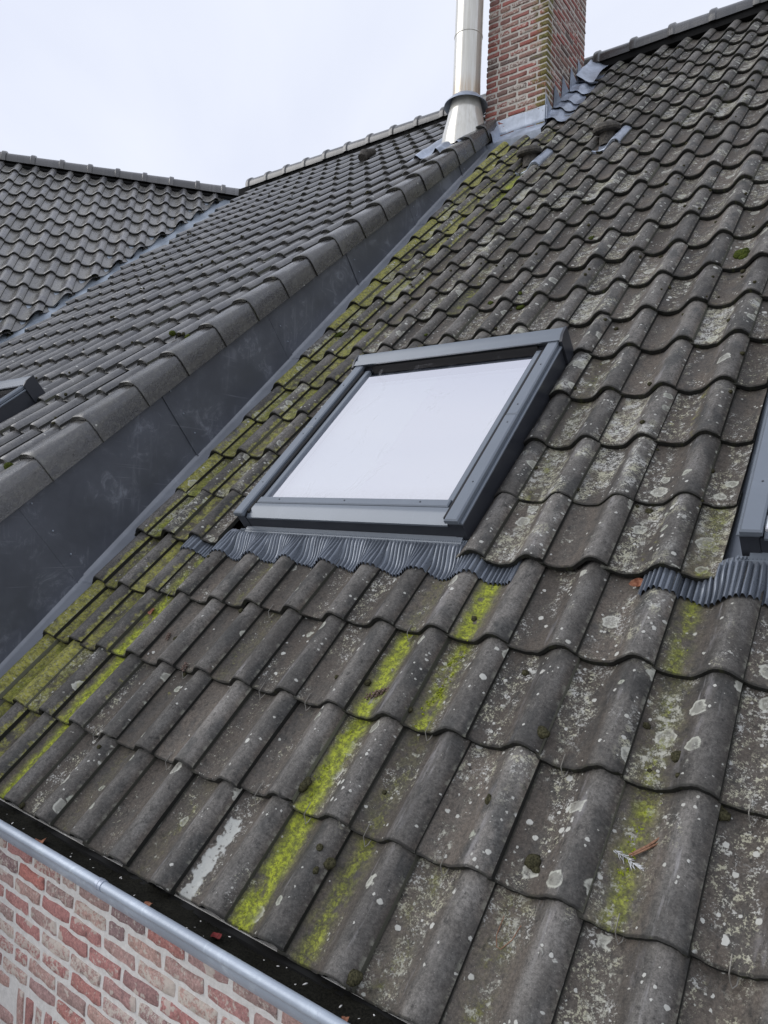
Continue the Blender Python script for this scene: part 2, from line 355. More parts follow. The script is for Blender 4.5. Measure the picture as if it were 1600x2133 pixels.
def brick_material(name, stops, wash, mossy):
    g = NG(name); r = g.rnd(); p = g.pos()
    cr = g.n('ShaderNodeValToRGB'); el = cr.color_ramp.elements
    el[0].position, el[0].color = stops[0][0], (*stops[0][1], 1); el[1].position, el[1].color = stops[-1][0], (*stops[-1][1], 1)
    for q, c in stops[1:-1]: e = el.new(q); e.color = (*c, 1)
    g.put(cr.inputs[0], r)
    n1 = g.noise(p, 22, 5, .7); n2 = g.noise(p, 120, 5, .75); n3 = g.noise(p, 55, 7, .78)
    gr = g.ss(n2, .25, .75, .6, 1.35)
    c = g.mix(1.0, cr.outputs[0], g.vec(gr, gr, gr), 'MULTIPLY')
    c = g.mix(g.ss(n1, .55, .75, 0, .6), c, (.055, .045, .05))
    # remains of an old whitewash
    rr = g.m_('FRACT', g.mul(r, 17.3))
    wm = g.m_('MAXIMUM', g.ss(g.add(n3, g.mul(g.sub(rr, .5), wash[1])), wash[0], wash[0] + .07), g.mul(g.ss(g.noise(p, 13, 3, .6), wash[0] + .05, wash[0] + .09), .9))
    c = g.mix(g.mul(wm, .82), c, g.mix(n2, (.46, .42, .37), (.66, .62, .55)))
    h = g.add(n2, n1)
    if mossy:
        x_, y_, z_ = g.sep(p)
        near = g.mul(g.ss(x_, -.22, .08), g.ss(y_, 4.66, 4.42))
        om = g.ss(g.add(g.mul(near, .5), g.noise(p, 11, 6, .75)), .80, .98)
        c = g.mix(g.mul(om, .85), c, g.mix(g.ss(n2, .4, .6), (.06, .055, .02), (.19, .18, .035)))
    return g.set(c, .88, 0, .25, h, .7, .004)
MT['brick'] = brick_material('reclaimed red brick', [(0, (.40, .22, .20)), (.2, (.41, .20, .185)), (.42, (.38, .25, .235)), (.62, (.45, .30, .26)), (.82, (.25, .19, .19)), (1, (.47, .20, .17))], (.545, .20), False)
MT['chim_brick'] = brick_material('old chimney brick', [(0, (.24, .11, .095)), (.25, (.33, .12, .10)), (.5, (.19, .12, .105)), (.75, (.28, .165, .135)), (.9, (.13, .10, .09)), (1, (.38, .13, .10))], (.60, .28), True)
def mortar(name, a, b):
    g = NG(name); p = g.pos(); return g.set(g.mix(g.ss(g.noise(p, 40, 6, .75), .3, .7), a, b), .92, 0, .2, g.noise(p, 150, 5, .7), .8, .003)
MT['mortar'] = mortar('pale lime mortar', (.58, .565, .54), (.72, .705, .68))
MT['chim_mortar'] = mortar('grey lime mortar', (.40, .375, .335), (.58, .55, .50))
def mossmat(name, a, b):
    g = NG(name); p = g.pos(); n = g.noise(p, 190, 5, .8); return g.set(g.mix(g.ss(n, .35, .65), a, b), .95, 0, .1, n, 1.0, .004)
MT['moss_brown'] = mossmat('dry moss', (.022, .021, .012), (.085, .080, .045))
MT['moss_green'] = mossmat('green moss', (.02, .028, .006), (.085, .105, .018))
MT['moss_bright'] = mossmat('bright moss', (.11, .13, .014), (.33, .38, .035))
MT['sludge'] = mossmat('wet gutter sludge', (.006, .006, .005), (.022, .021, .016))
def simple(name, a, b, sc=60, rough=.8):
    g = NG(name); p = g.obj(); return g.set(g.mix(g.ss(g.noise(p, sc, 5, .7), .35, .65), a, b), rough, 0, .3, g.noise(p, sc * 2, 4), .4, .002)
MT['leaf'] = simple('dead leaf', (.16, .055, .03), (.36, .17, .10), 90)
MT['leaf_red'] = simple('red leaf', (.07, .008, .008), (.16, .02, .02), 90)
MT['seed'] = simple('dry seed', (.09, .06, .05), (.22, .16, .13), 200)
MT['twig'] = simple('twig', (.15, .075, .045), (.30, .17, .11), 120)
MT['feather'] = simple('feather', (.36, .37, .38), (.66, .67, .68), 90)
g = NG('ground'); p = g.pos(); MT['ground'] = g.set(g.mix(g.noise(p, 2, 6, .7), (.24, .23, .21), (.34, .33, .30)), .9, 0, .3, g.noise(p, 30, 5), .5, .01)
g = NG('render wall'); p = g.pos(); MT['plain'] = g.set(g.mix(g.noise(p, 4, 5), (.20, .10, .085), (.30, .17, .14)), .9, 0, .2)

# ------------------------------------------------------------------ ground
mb = MB(); mb.add([(-400, -400, -3.2), (400, -400, -3.2), (400, 400, -3.2), (-400, 400, -3.2)], [(0, 1, 2, 3)])
tag(link('ground', mb.mesh('ground'), MT['ground']), kind='structure')

# ------------------------------------------------------------------ the roof tile
PS = np.array([-.12, -.06, 0, .06, .13, .22, .32, .42, .5, .57, .64, .71, .78, .85, .91, .96, 1.0])
PH = np.array([-8.5, -8.5, -9.5, -15, -21.5, -25, -24, -19, -8, 5, 17, 26, 30, 27, 20, 11, 2]) / 1000
def cr_interp(x, xs, ys):
    i = int(np.clip(np.searchsorted(xs, x) - 1, 0, len(xs) - 2)); t = (x - xs[i]) / (xs[i + 1] - xs[i])
    def tan(k):
        if k <= 0: return (ys[1] - ys[0]) / (xs[1] - xs[0])
        if k >= len(xs) - 1: return (ys[-1] - ys[-2]) / (xs[-1] - xs[-2])
        return (ys[k + 1] - ys[k - 1]) / (xs[k + 1] - xs[k - 1])
    h = xs[i + 1] - xs[i]; a, b = tan(i) * h, tan(i + 1) * h
    return (2*t**3 - 3*t*t + 1) * ys[i] + (t**3 - 2*t*t + t) * a + (-2*t**3 + 3*t*t) * ys[i + 1] + (t**3 - t*t) * b
def prof(s): return cr_interp(s, PS, PH)
TH = 0.0195; TILT = 0.0235
VX = [.86, .90, .95, .99]              # verge profile (x in tile widths, z)
def tile_geo(seed, s0=-.12, s1=1.0, length=None, w=W, gg=G, rough=1.0, pf=None, svals=None, side_drop=0.0, TH=TH, TILT=TILT, arc=False):
    r = random.Random(seed); pf = pf or prof
    S = [s for s in (svals or [-.12, -.04, 0, .07, .15, .24, .34, .42, .48, .53, .58, .63, .69, .75, .81, .87, .92, .96, 1.0]) if s0 - 1e-6 <= s <= s1 + 1e-6]
    if S[0] > s0 + .01: S = [s0] + S
    if S[-1] < s1 - .01: S = S + [s1]
    length = length or gg + .07
    Y = [0.0, .006, .035, gg * .5, length]
    ph = [r.uniform(0, 6.28) for _ in range(4)]
    def warp(s, y): return rough * (.0012 * math.sin(5 * s + ph[0] + 9 * y) + .0008 * math.sin(11 * s + ph[1]))
    vs = []; ns = len(S)
    chip = [r.uniform(-.0016, .0016) * rough for _ in S]
    drop = [r.uniform(.0008, .003) * rough for _ in S]
    if rough >= 1 and seed % 3 == 1:
        c0 = r.choice([ns - 1, ns - 2, int(ns * .3)])
        for i in range(ns): chip[i] += max(0, .010 - .0042 * abs(i - c0)) * r.uniform(.6, 1)
    for j, y in enumerate(Y):
        for i, s in enumerate(S):
            z = pf(s) - TILT * y / gg + warp(s, y)
            yy = y
            if j == 0: z -= .0035 + drop[i] * .5; yy = chip[i]
            xx = s * w
            if arc and xx > .24:
                f = min(1, (xx - .24) / .03); z += f * TILT * y / gg; xx += f * .008 * (1 - y / gg)
            vs.append((xx, yy, z))
    fs, uv = [], []
    AL = list(S)
    if arc:
        AL = [S[0]]
        for i in range(1, ns): AL.append(AL[-1] + math.hypot((S[i] - S[i - 1]) * w, pf(S[i]) - pf(S[i - 1])) / w)
    def U(i, j): return (AL[i], Y[j] / gg if j else -.004)
    for j in range(len(Y) - 1):
        for i in range(ns - 1):
            fs.append((j * ns + i, j * ns + i + 1, (j + 1) * ns + i + 1, (j + 1) * ns + i)); uv.append([U(i, j), U(i + 1, j), U(i + 1, j + 1), U(i, j + 1)])
    b0 = len(vs); TH0 = TH
    for i, s in enumerate(S):
        TH = .003 if arc and s * w > .255 else TH0
        vs.append((s * w - (.004 if TH < .004 else 0), chip[i] + .002, pf(s) - TH + warp(s, 0) - drop[i]))
    b1 = len(vs)
    for i, s in enumerate(S): vs.append((s * w - (.012 if arc and s * w > .255 else 0), .11, pf(s) - (.003 if arc and s * w > .255 else TH0) - (0 if arc and s * w > .255 else TILT * .11 / gg)))
    D = (.5, -.05)
    for i in range(ns - 1):
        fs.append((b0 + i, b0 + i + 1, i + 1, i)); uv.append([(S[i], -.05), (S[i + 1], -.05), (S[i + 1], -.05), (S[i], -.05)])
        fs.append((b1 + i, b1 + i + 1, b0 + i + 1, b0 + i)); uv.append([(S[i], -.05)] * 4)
    for i, flip in ((ns - 1, False), (0, True)):               # side walls
        b2 = len(vs)
        for j, y in enumerate(Y): vs.append((S[i] * w + (-.006 if arc and i else 0), y + (.002 if j == 0 else 0), pf(S[i]) - (.003 if arc and i else TH0) - side_drop - (0 if arc and i else TILT * y / gg)))
        for j in range(len(Y) - 1):
            f = (j * ns + i, b2 + j, b2 + j + 1, (j + 1) * ns + i)
            fs.append(tuple(reversed(f)) if flip else f); uv.append([(1.0 if not flip else s0, -.05)] * 4)
    return vs, fs, uv
def tile_mesh(name, mat, **kw):
    mb = MB(); vs, fs, uv = tile_geo(**kw); mb.add(vs, fs, 0, uv); return mb.mesh(name, 40, [mat])

def in_view(p, margin=60):
    d = Vector(p) - camo.matrix_world.translation if False else Vector(p) - M.translation
    z = d.dot(FWD)
    if z < .3: return None
    x = 1492 * d.dot(RIGHT) / z + 800; y = -1492 * d.dot(UPV) / z + 1066
    if -margin < x < 1600 + margin and -margin < y < 2133 + margin: return 1.0 / (z * z)
    return None

def props(o, **kw):
    d = dict(lichen=0.0, olive=0.0, moss=0.0, moss_at=.3, moss_wide=.1, patch=0.0, patch_at=.3, patch_wide=.1, patch_top=1.2); d.update(kw)
    for k, v in d.items(): o[k] = float(v)

# ================================================================== THE HOUSE
house = empty('house', T((5, 3, -3.2)), 'house with an old lichen-speckled tiled roof, brick chimney and red brick front wall', 'house')

def sheet(mb, F, u0, v0, u1, v1, n): mb.add([F @ Vector(p) for p in ((u0, v0, n), (u1, v0, n), (u1, v1, n), (u0, v1, n))], [(0, 1, 2, 3)])
# deck under the tiles, with holes left for the two roof windows
mb = MB(); I4 = Matrix.Identity(4)
for (a, b, c, d) in ((-.46, .02, 4.2, 1.22), (-.46, 1.22, .40, 2.50), (1.53, 1.22, 2.33, 2.50), (3.46, 1.22, 4.2, 2.50), (-.46, 2.50, 4.2, 7.70)):
    mb.box((a, b, -.09), (c, d, -.055))
roof = link('roof', mb.mesh('roof_deck'), MT['under'], house, F_MAIN)
mb = MB(); mb.box((-.46, 0, 0), (4.2, 7.70, .03))
rear = link('rear_roof', mb.mesh('rear_roof'), MT['tile'], house, frame((0, 10.92, -.04), (1, 0, 0), (0, -c45, c45)) )

ROWOFF = {3: .015, 4: .03, 5: .005, 8: -.005, 9: -.035, 10: -.03, 11: -.015, 14: .025, 15: .04, 16: .035, 17: .05, 18: .05, 19: .035}
def rowv(r): return (r + ROWOFF.get(r, 0)) * G
full = [tile_mesh('roof_tile', MT['tile'], seed=i) for i in range(7)]
part_cache = {}
def part_tile(s0, s1, mat='tile', seed=3, **kw):
    k = (round(s0, 2), round(s1, 2), mat, seed)
    if k not in part_cache: part_cache[k] = tile_mesh('roof_tile', MT[mat], seed=seed, s0=s0, s1=s1, **kw)
    return part_cache[k]
WIN_COLS1 = range(3, 8); WIN_ROWS = range(4, 8 + 0)
lead_tiles = {(2, 17), (5, 17)}
tiles = []
for r_ in range(0, 25):
    for k in range(-1, 21):                                # tile k spans u = k-1 .. k
        s0, s1 = -.12, 1.0
        if k == -1: s0 = .40
        if r_ in (4, 5, 6, 7):
            if 3 <= k <= 7 or 13 <= k <= 17: continue
            if k == 2: s1 = .60
            if k == 8: s0 = .44
            if k == 12: s1 = .46
            if k == 18: s0 = .44
        if r_ == 8:
            if 3 <= k <= 7 or 13 <= k <= 17: s1 = s1
        if r_ >= 20 and k <= 0: continue
        if r_ >= 21 and k == 1: continue
        if r_ >= 20 and k == 1: s0 = .50
        tiles.append((r_, k, s0, s1))
def tile_props(r_, k):
    q = random.Random(r_ * 101 + k * 7 + 5)
    d = dict(lichen=max(0, q.gauss(.42, .25)), olive=max(0, q.gauss(.03, .08)))
    if r_ >= 4: d['lichen'] = max(.25, q.gauss(.85, .28)); d['olive'] = max(0, q.gauss(.12, .09))
    if r_ >= 4 and k >= 7: d['patch'] = q.choice([0, 0, .25, .35, .45]); d['patch_at'] = q.uniform(.16, .42); d['patch_wide'] = q.uniform(.05, .12); d['patch_top'] = q.uniform(.6, 1.2)
    edge = {-1: .90, 0: .70, 1: .58, 2: .30, 3: .20}
    if k in edge: d['olive'] = max(0, min(1, edge[k] + q.gauss(0, .10)))
    if 10 <= r_ <= 19 and 0 <= k <= 4: d['moss'] = q.uniform(.30, .52); d['moss_at'] = q.uniform(.2, .34); d['moss_wide'] = q.uniform(.1, .2)
    if k in (0, 1) and r_ < 10: d['moss'] = q.uniform(.4, .6); d['moss_at'] = .25; d['moss_wide'] = .20
    if r_ <= 3 and k >= 3: d['olive'] = max(0, q.gauss(.04, .08)); d['lichen'] = max(.12, q.gauss(.40, .16)) + (.30 if k >= 7 else 0) + (.12 if k >= 10 else 0)
    sp = {(0, 2): (1.0, .36, .19), (1, 2): (1.0, .30, .18), (2, 2): (1.0, .22, .16), (3, 2): (.6, .25, .14),
          (0, 8): (.88, .20, .15), (1, 8): (.98, .20, .14), (2, 8): (.98, .26, .13), (3, 8): (.46, .30, .10),
          (0, 9): (.58, .24, .11), (1, 9): (.46, .24, .11), (2, 9): (.70, .22, .11), (3, 9): (.86, .22, .13),
          (3, 12): (.60, .20, .08), (2, 12): (.55, .28, .09), (1, 12): (.58, .26, .11), (0, 11): (.40, .25, .12), (3, 4): (.42, .3, .10),
          (2, 5): (.40, .25, .14), (0, 10): (.38, .25, .1), (0, 4): (.36, .22, .08), (0, 6): (.38, .25, .08), (16, 2): (1.0, .26, .2), (15, 2): (.72, .26, .2), (5, 9): (.42, .2, .1), (6, 9): (.42, .25, .1), (7, 9): (.4, .22, .12), (4, 12): (.5, .25, .12)}
    if (r_, k) in sp: d['moss'], d['moss_at'], d['moss_wide'] = sp[(r_, k)]
    pt = {(0, 7): (1.0, .17, .095, .86), (1, 12): (.50, .18, .09, .9), (1, 10): (.46, .22, .11, .75), (1, 11): (.42, .16, .08, .6), (0, 10): (.48, .3, .12, .95), (2, 12): (.60, .25, .15, .95),
          (1, 9): (.42, .2, .10, .95), (2, 9): (.3, .1, .09, .7), (0, 13): (.52, .3, .13, .8), (0, 11): (.54, .28, .14, 1.0), (0, 12): (.52, .3, .14, 1.0), (2, 11): (.44, .2, .12, .9), (2, 10): (.40, .2, .1, .8), (9, 9): (.6, .3, .12, .9), (9, 8): (.62, .25, .14, .9), (6, 9): (.56, .25, .10, .95), (5, 9): (.45, .3, .12, .9), (4, 9): (.5, .3, .1, .8), (4, 11): (.5, .25, .1, .9), (0, 6): (.42, .2, .09, .9), (0, 5): (.36, .2, .08, .9), (0, 4): (.36, .25, .08, .6), (3, 11): (.35, .2, .1, .8)}
    if (r_, k) in pt: d['patch'], d['patch_at'], d['patch_wide'], d['patch_top'] = pt[(r_, k)]
    elif r_ < 4: d['patch'] = 0
    return d
cand = []
for t in tiles:
    r_, k, s0, s1 = t
    sc = in_view(F_MAIN @ Vector(((k - .5) * W, rowv(r_) + .15, 0)))
    cand.append((sc or 0, t))
cand.sort(key=lambda x: -x[0])
rest = MB()
n_sep = 0
for sc, (r_, k, s0, s1) in cand:
    if k > 17 and sc == 0: pass
    q = random.Random(r_ * 977 + k * 31)
    dn = .010 if r_ == 4 and (k <= 2 or 8 <= k <= 12) else 0
    m = T(((k - 1) * W, rowv(r_) + q.uniform(-.005, .005), dn + q.uniform(-.001, .003))) @ Matrix.Rotation(q.gauss(0, .007), 4, 'Z') @ Matrix.Rotation(q.uniform(-.004, .004), 4, 'Y')
    lead = (r_, k) in lead_tiles
    if (n_sep < 300 and sc > 0) or lead:
        if lead: continue
        me = full[q.randrange(7)] if (s0, s1) == (-.12, 1.0) else part_tile(s0, s1)
        o = link('roof_tile', me, None, roof, F_MAIN @ m); props(o, **tile_props(r_, k)); n_sep += 1
    else:
        vs, fs, uv = tile_geo(q.randrange(50), s0, s1); rest.add([m @ Vector(v) for v in vs], fs, 0, uv, (q.random(), 0))
o = link('roof_tile', rest.mesh('roof_tiles_rest', 40, [MT['tile']]), None, roof, F_MAIN); tag(o, kind='stuff'); props(o, lichen=.75, olive=.22)

def roof_n(u, v):
    """height of the tiled surface of the main roof above its plane"""
    s = u - math.floor(u); return prof(s) - (v - math.floor(v)) * TILT
def roof_pt(u, v, dn=0): return F_MAIN @ Vector((u * W, v * G, roof_n(u, v) + dn))

# ridge tiles
def ridge_mesh(name, mat, r=.100, L=.36, seed=0, flip=False):
    mb = MB(); n = 14; rr = random.Random(seed)
    xs = [(0, r + .016), (.012, r + .02), (.05, r + .02), (.062, r + .004), (L * .6, r), (L + .03, r - .004)]
    vs, fs, uv = [], [], []
    A0, A1 = R(-18), R(198)
    for x, q in xs:
        for k in range(n + 1):
            a = A0 + (A1 - A0) * k / n
            vs.append((x, -math.cos(a) * q, math.sin(a) * q))
    for i in range(len(xs) - 1):
        for k in range(n):
            a, b = i * (n + 1) + k, i * (n + 1) + k + 1
            fs.append((a, b, b + n + 1, a + n + 1)); uv.append([(.6, .3 + xs[i][0]), (.6, .3), (.6, .5), (.6, .5)])
    b0 = len(vs)
    for k in range(n + 1):
        a = A0 + (A1 - A0) * k / n; vs.append((0, -math.cos(a) * (r - .004), math.sin(a) * (r - .004)))
    for k in range(n): fs.append((k, b0 + k, b0 + k + 1, k + 1)); uv.append([(.5, -.05)] * 4)
    mb.add([( v[0] if not flip else -v[0], v[1], v[2]) for v in vs], [tuple(reversed(f)) if not flip else f for f in fs], 0, [list(reversed(u)) if not flip else u for u in uv])
    return mb.mesh(name, 40, [mat])
RIDGE_Y, RIDGE_Z = 5.46, 5.475
rm = [ridge_mesh('ridge_tile', MT['ext_tile'], seed=i) for i in range(2)]
x = -.59
while x < 4.0:
    o = link('ridge_tile', rm[0], None, roof, T((x + .012, RIDGE_Y + rnd.uniform(-.003, .003), RIDGE_Z + rnd.uniform(-.004, .004)))); props(o, lichen=.35, olive=.18); x += .345
mb = MB(); mb.box((-.6, RIDGE_Y - .075, RIDGE_Z - .09), (4.0, RIDGE_Y + .075, RIDGE_Z + .0)); link('ridge_batten', mb.mesh('ridge_batten'), MT['under'], roof)

# stainless tile clips hooked round the noses
mb = MB(); mb.tube([(-.006, .03, .004), (-.006, -.004, .003), (-.005, -.012, -.010), (0, -.020, -.013), (.006, -.013, -.012), (.007, .002, -.014)], .0013, 5)
clip = mb.mesh('tile_clip', 60, [MT['wire']])
for u, v in ((6.32, 1.0), (7.25, 1.0), (8.24, 1.0), (7.28, 3.02), (4.22, 3.02), (6.2, 2.0), (8.4, 2.0), (9.36, 1.0), (11.35, 1.0), (12.3, 2.0), (12.36, 1.0), (4.32, 1.0), (3.25, 2.0), (2.3, 1.0), (1.25, 3.02), (5.2, 2.0), (10.3, 2.0)):
    s = u - math.floor(u); link('tile_clip', clip, None, roof, F_MAIN @ T((u * W, rowv(round(v)), prof(s) + .002)))

# lead tiles with the two mushroom vents
def lead_tile(r_, k, label):
    vs, fs, uv = tile_geo(5, rough=2.2); mb = MB(); mb.add(vs, fs, 0, uv)
    base = F_MAIN @ T(((k - 1) * W, rowv(r_), .003))
    o = link('roof_vent', mb.mesh('lead_slate', 40, [MT['lead']]), None, house, base); tag(o, label)
    p = base @ Vector((.30 * W, .17, -.02))
    mb = MB(); mb.lathe([(.056, -.05), (.054, .085), (.0, .085)], 0, 0, 20); link('pipe', mb.mesh('vent_pipe'), MT['vent'], o, T(p))
    mb = MB(); mb.lathe([(0, .055), (.07, .055), (.102, .062), (.108, .078), (.100, .098), (.074, .118), (.03, .128), (0, .13)], 0, 0, 24)
    for f in range(1): pass
    link('cowl', mb.mesh('vent_cowl'), MT['vent'], o, T(p) @ Matrix.Rotation(R(14), 4, 'X') @ Matrix.Scale(.92, 4))
lead_tile(17, 2, 'mushroom vent on a lead tile, the one nearer the raised zinc side')
lead_tile(17, 5, 'mushroom vent on a lead tile below the chimney ridge, farther from the zinc side')

# ------------------------------------------------------------------ front wall, brick by brick
def brick_mesh(name, lx, ly, lz, seed):
    bm = bmesh.new(); bmesh.ops.create_cube(bm, size=1.0); bmesh.ops.scale(bm, vec=(lx, ly, lz), verts=bm.verts)
    r = random.Random(seed)
    bmesh.ops.subdivide_edges(bm, edges=[e for e in bm.edges if abs((e.verts[0].co - e.verts[1].co).x) > lx * .9], cuts=3)
    bmesh.ops.bevel(bm, geom=[e for e in bm.edges if len(e.link_faces) == 2 and e.calc_face_angle(0) > 1], offset=.005, segments=1, affect='EDGES')
    for v in bm.verts: v.co += Vector((r.uniform(-.0032, .0032), r.uniform(-.003, .0016), r.uniform(-.0034, .0034)))
    me = bpy.data.meshes.new(name); bm.to_mesh(me); bm.free()
    me.polygons.foreach_set('use_smooth', [True] * len(me.polygons)); me.set_sharp_from_angle(angle=R(50))
    return me
def with_mat(me, m): me.materials.append(m); return me
YW = 0.02
mb = MB(); mb.box((-.46, YW + .004, -3.2), (6, YW + .25, -.02)); 
wall = link('front_wall', mb.mesh('front_wall'), MT['mortar'], house)
CH, BL = .0548, .1685
st = [with_mat(brick_mesh('brick', BL - .0145, .09, CH - .0150, i), MT['brick']) for i in range(6)]
hd = [with_mat(brick_mesh('brick', .077, .09, CH - .0150, 20 + i), MT['brick']) for i in range(3)]
sol = [with_mat(brick_mesh('brick', .160, .09, .042, 40 + i), MT['brick']) for i in range(4)]
SX0, SZ1 = .415, -.562
for i in range(-12, 11):
    z = SZ1 + (i + .5) * CH
    if z > -.068: continue
    x = -.46 + (0 if i % 2 else BL / 2) + rnd.uniform(-.015, .015)
    while x < 3.3:
        hdr = rnd.random() < .06
        ln = .0915 if hdr else BL
        xc = x + ln / 2; x += ln
        if not (-.44 < xc < 2.7): continue
        if z < SZ1 and xc > SX0 - .05:
            continue
        me = rnd.choice(hd if hdr else st)
        link('brick', me, None, wall, T((xc, YW + .045 + rnd.uniform(-.002, .002), z + rnd.uniform(-.002, .002))) @ Matrix.Rotation(rnd.uniform(-.012, .012), 4, 'Y'))
x = SX0
while x < 1.9:
    link('brick', rnd.choice(sol), None, wall, T((x + .025, YW + .045 + rnd.uniform(-.003, .003), SZ1 - .098 + rnd.uniform(-.006, .004))) @ Matrix.Rotation(R(90) + rnd.uniform(-.02, .02), 4, 'Y')); x += .056
# window opening under the soldier course
mb = MB(); mb.box((.43, YW - .004, -1.9), (1.85, YW + .03, -.765)); link('window', mb.mesh('wall_window'), MT['black'], wall)

# eaves board and gutter
mb = MB()
gp = [(.014, -.034), (.012, -.038), (.004, -.046), (-.016, -.058), (-.042, -.064), (-.068, -.058), (-.088, -.042), (-.099, -.018), (-.102, .002)]
inn = [(y * .97 - .001, z + .0022) for y, z in reversed(gp)]
poly = [Vector((-.42, y, z)) for y, z in gp] + [Vector((-.42, y, z)) for y, z in inn]
n = len(gp); X0, X1 = -.42, 5.4
vs = [(X0, y, z) for y, z in gp] + [(X1, y, z) for y, z in gp] + [(X0, y * .97 - .001, z + .0022) for y, z in gp] + [(X1, y * .97 - .001, z + .0022) for y, z in gp]
fs = [(i, i + 1, n + i + 1, n + i) for i in range(n - 1)] + [(2 * n + i + 1, 2 * n + i, 3 * n + i, 3 * n + i + 1) for i in range(n - 1)]
mb.add(vs, fs)
gutter = link('gutter', mb.mesh('gutter', 60), MT['gutter'], house)
mb = MB(); mb.tube([(X0, -.101, .0075), (1.046, -.101, .0075)], .0125, 14); mb.tube([(1.050, -.101, .0068), (2.9, -.101, .0068)], .0125, 14); mb.tube([(2.904, -.101, .0075), (X1, -.101, .0075)], .0125, 14)
link('bead', mb.mesh('gutter_bead'), MT['gutter'], gutter)
mb = MB(); mb.tube([(1.036, -.101, .0073), (1.062, -.101, .0073)], .0142, 14); mb.tube([(1.044, -.101, .0073), (1.049, -.101, .0073)], .0150, 14); link('seam', mb.mesh('gutter_seam'), MT['lead'], gutter)
mb = MB(); mb.box((-.42, .004, -.06), (5.4, .024, -.022)); link('eaves_board', mb.mesh('eaves_board'), MT['under'], house)

# ------------------------------------------------------------------ chimney
CX0, CX1, CY0, CY1, CZ0, CZ1 = -.50, .085, 4.40, 5.22, 4.2, 6.9
mb = MB(); mb.box((CX0 + .008, CY0 + .005, CZ0), (CX1 - .005, CY1 - .004, CZ1))
chim = link('chimney', mb.mesh('chimney'), MT['chim_mortar'], house); tag(chim, 'square brick chimney with moss along its corner')
KH = .0535
def cb(lx, ly, seed): return with_mat(brick_mesh('brick', lx, ly, KH - .0155, seed), MT['chim_brick'])
cS = [cb(.168, .085, 60 + i) for i in range(5)]; cH = [cb(.081, .085, 70 + i) for i in range(4)]; cSy = [cb(.085, .168, 80 + i) for i in range(5)]
zi = 0; z = 4.345 + .04
while z < CZ1 - .05:
    odd = zi % 2
    def putb(me, x, y, sx=1.0): link('brick', me, None, chim, T((x + rnd.uniform(-.002, .002), y + rnd.uniform(-.0025, .002), z + rnd.uniform(-.0015, .0015))) @ Matrix.Rotation(rnd.uniform(-.01, .01), 4, 'Y') @ Matrix.Scale(sx, 4, (1, 0, 0)))
    # front face, corner brick first
    x = CX1
    if odd: putb(rnd.choice(cH), CX1 - .0425, CY0 + .0425); x -= .085 + .0115
    while x > CX0 + .05:
        left = x - CX0; ln = .172 if left > .26 else (left if left < .20 else left / 2 - .006)
        putb(rnd.choice(cS if ln > .11 else cH), x - ln / 2, CY0 + .0425, ln / (.172 if ln > .11 else .085)); x -= ln + .0115
    # side face towards the open roof
    y = CY0 + .085 + .0115 if not odd else CY0 + .172 + .0115
    if odd: putb(rnd.choice(cSy), CX1 - .0425 - .0008, CY0 + .172 / 2 + .001)
    while y < CY1 - .06:
        ln = .172 if y + .172 < CY1 + .03 else .085
        putb(rnd.choice(cSy if ln > .1 else cH), CX1 - .0425, y + ln / 2); y += ln + .0115
    z += KH; zi += 1
mb = MB(); mb.box((CX0 - .04, CY0 - .04, CZ1 - .02), (CX1 + .04, CY1 + .04, CZ1 + .06)); link('cap', mb.mesh('chimney_cap'), MT['chim_mortar'], chim)
# lead apron in front: upstand, then a skirt dressed down over the tiles
def grid_sheet(mb, nu, nv, fn, mi=0):
    vs = [fn(i / nu, j / nv) for j in range(nv + 1) for i in range(nu + 1)]
    mb.add(vs, [(j * (nu + 1) + i, j * (nu + 1) + i + 1, (j + 1) * (nu + 1) + i + 1, (j + 1) * (nu + 1) + i) for j in range(nv) for i in range(nu)], mi)
def apron(a, b):
    u = -2.1 + a * 2.62
    if b > .5:
        k = (b - .5) / .5; return Vector((u * W, CY0 - .004, 4.42 + k * .15 + .003 * math.sin(u * 5)))
    k = b / .5; v = 19.93 + .62 * k
    n_ = .016 * (1 - k) + .022 * k + .003 * math.sin(u * 3 + 4 * k) - (.05 if b < .02 else 0)
    return F_MAIN @ Vector((u * W, v * G, n_))
mb = MB(); grid_sheet(mb, 60, 14, apron); link('lead_apron', mb.mesh('lead_apron', 50), MT['lead'], chim)
# stepped flashing up the side, each step a pointed leaf, with soakers dressed over the tiles
for i in range(5):
    y0 = CY0 - .02 + i * .165; y1 = y0 + .20
    z0 = y0 + .01; zt = y0 + .215
    mb = MB(); X = CX1 + .004 + .003 * (i % 2)
    mb.prism([Vector((X, y0, z0 - .02)), Vector((X, y1 + .02, y1 + .0)), Vector((X + .002, y0 + .10, zt + .02)), Vector((X + .001, y0 + .012, zt + .07))], (.0025, 0, 0))
    link('step_flashing', mb.mesh('step_flashing'), MT['lead'], chim)
    def soak(a, b, i=i, y0=y0, y1=y1):
        v = (y0 + (y1 + .03 - y0) * b) / c45 / G
        u = (CX1 + .003) / W + a * 1.05
        hn = roof_n(u, v) if a > .3 else roof_n((CX1 + .003) / W + .32, v)
        n_ = hn + .006 + .012 * math.sin(a * 3.1) * (1 - b) + .02 * max(0, .25 - a) / .25
        if a > .97: n_ -= .006
        return F_MAIN @ Vector((u * W, v * G + .012 * math.sin(a * 4 + i), n_ + (.012 if b < .05 else 0)))
    mb = MB(); grid_sheet(mb, 14, 6, soak); link('soaker', mb.mesh('soaker', 50), MT['lead'], chim)
def saddle(a, b):
    y = 5.02 + .40 * b; return Vector((CX1 + .004 + .17 * a, y, y + .028 + .11 * (1 - a) ** 2 + .012 * math.sin(b * 7 + a * 5) - .10 * max(0, b - .8)))
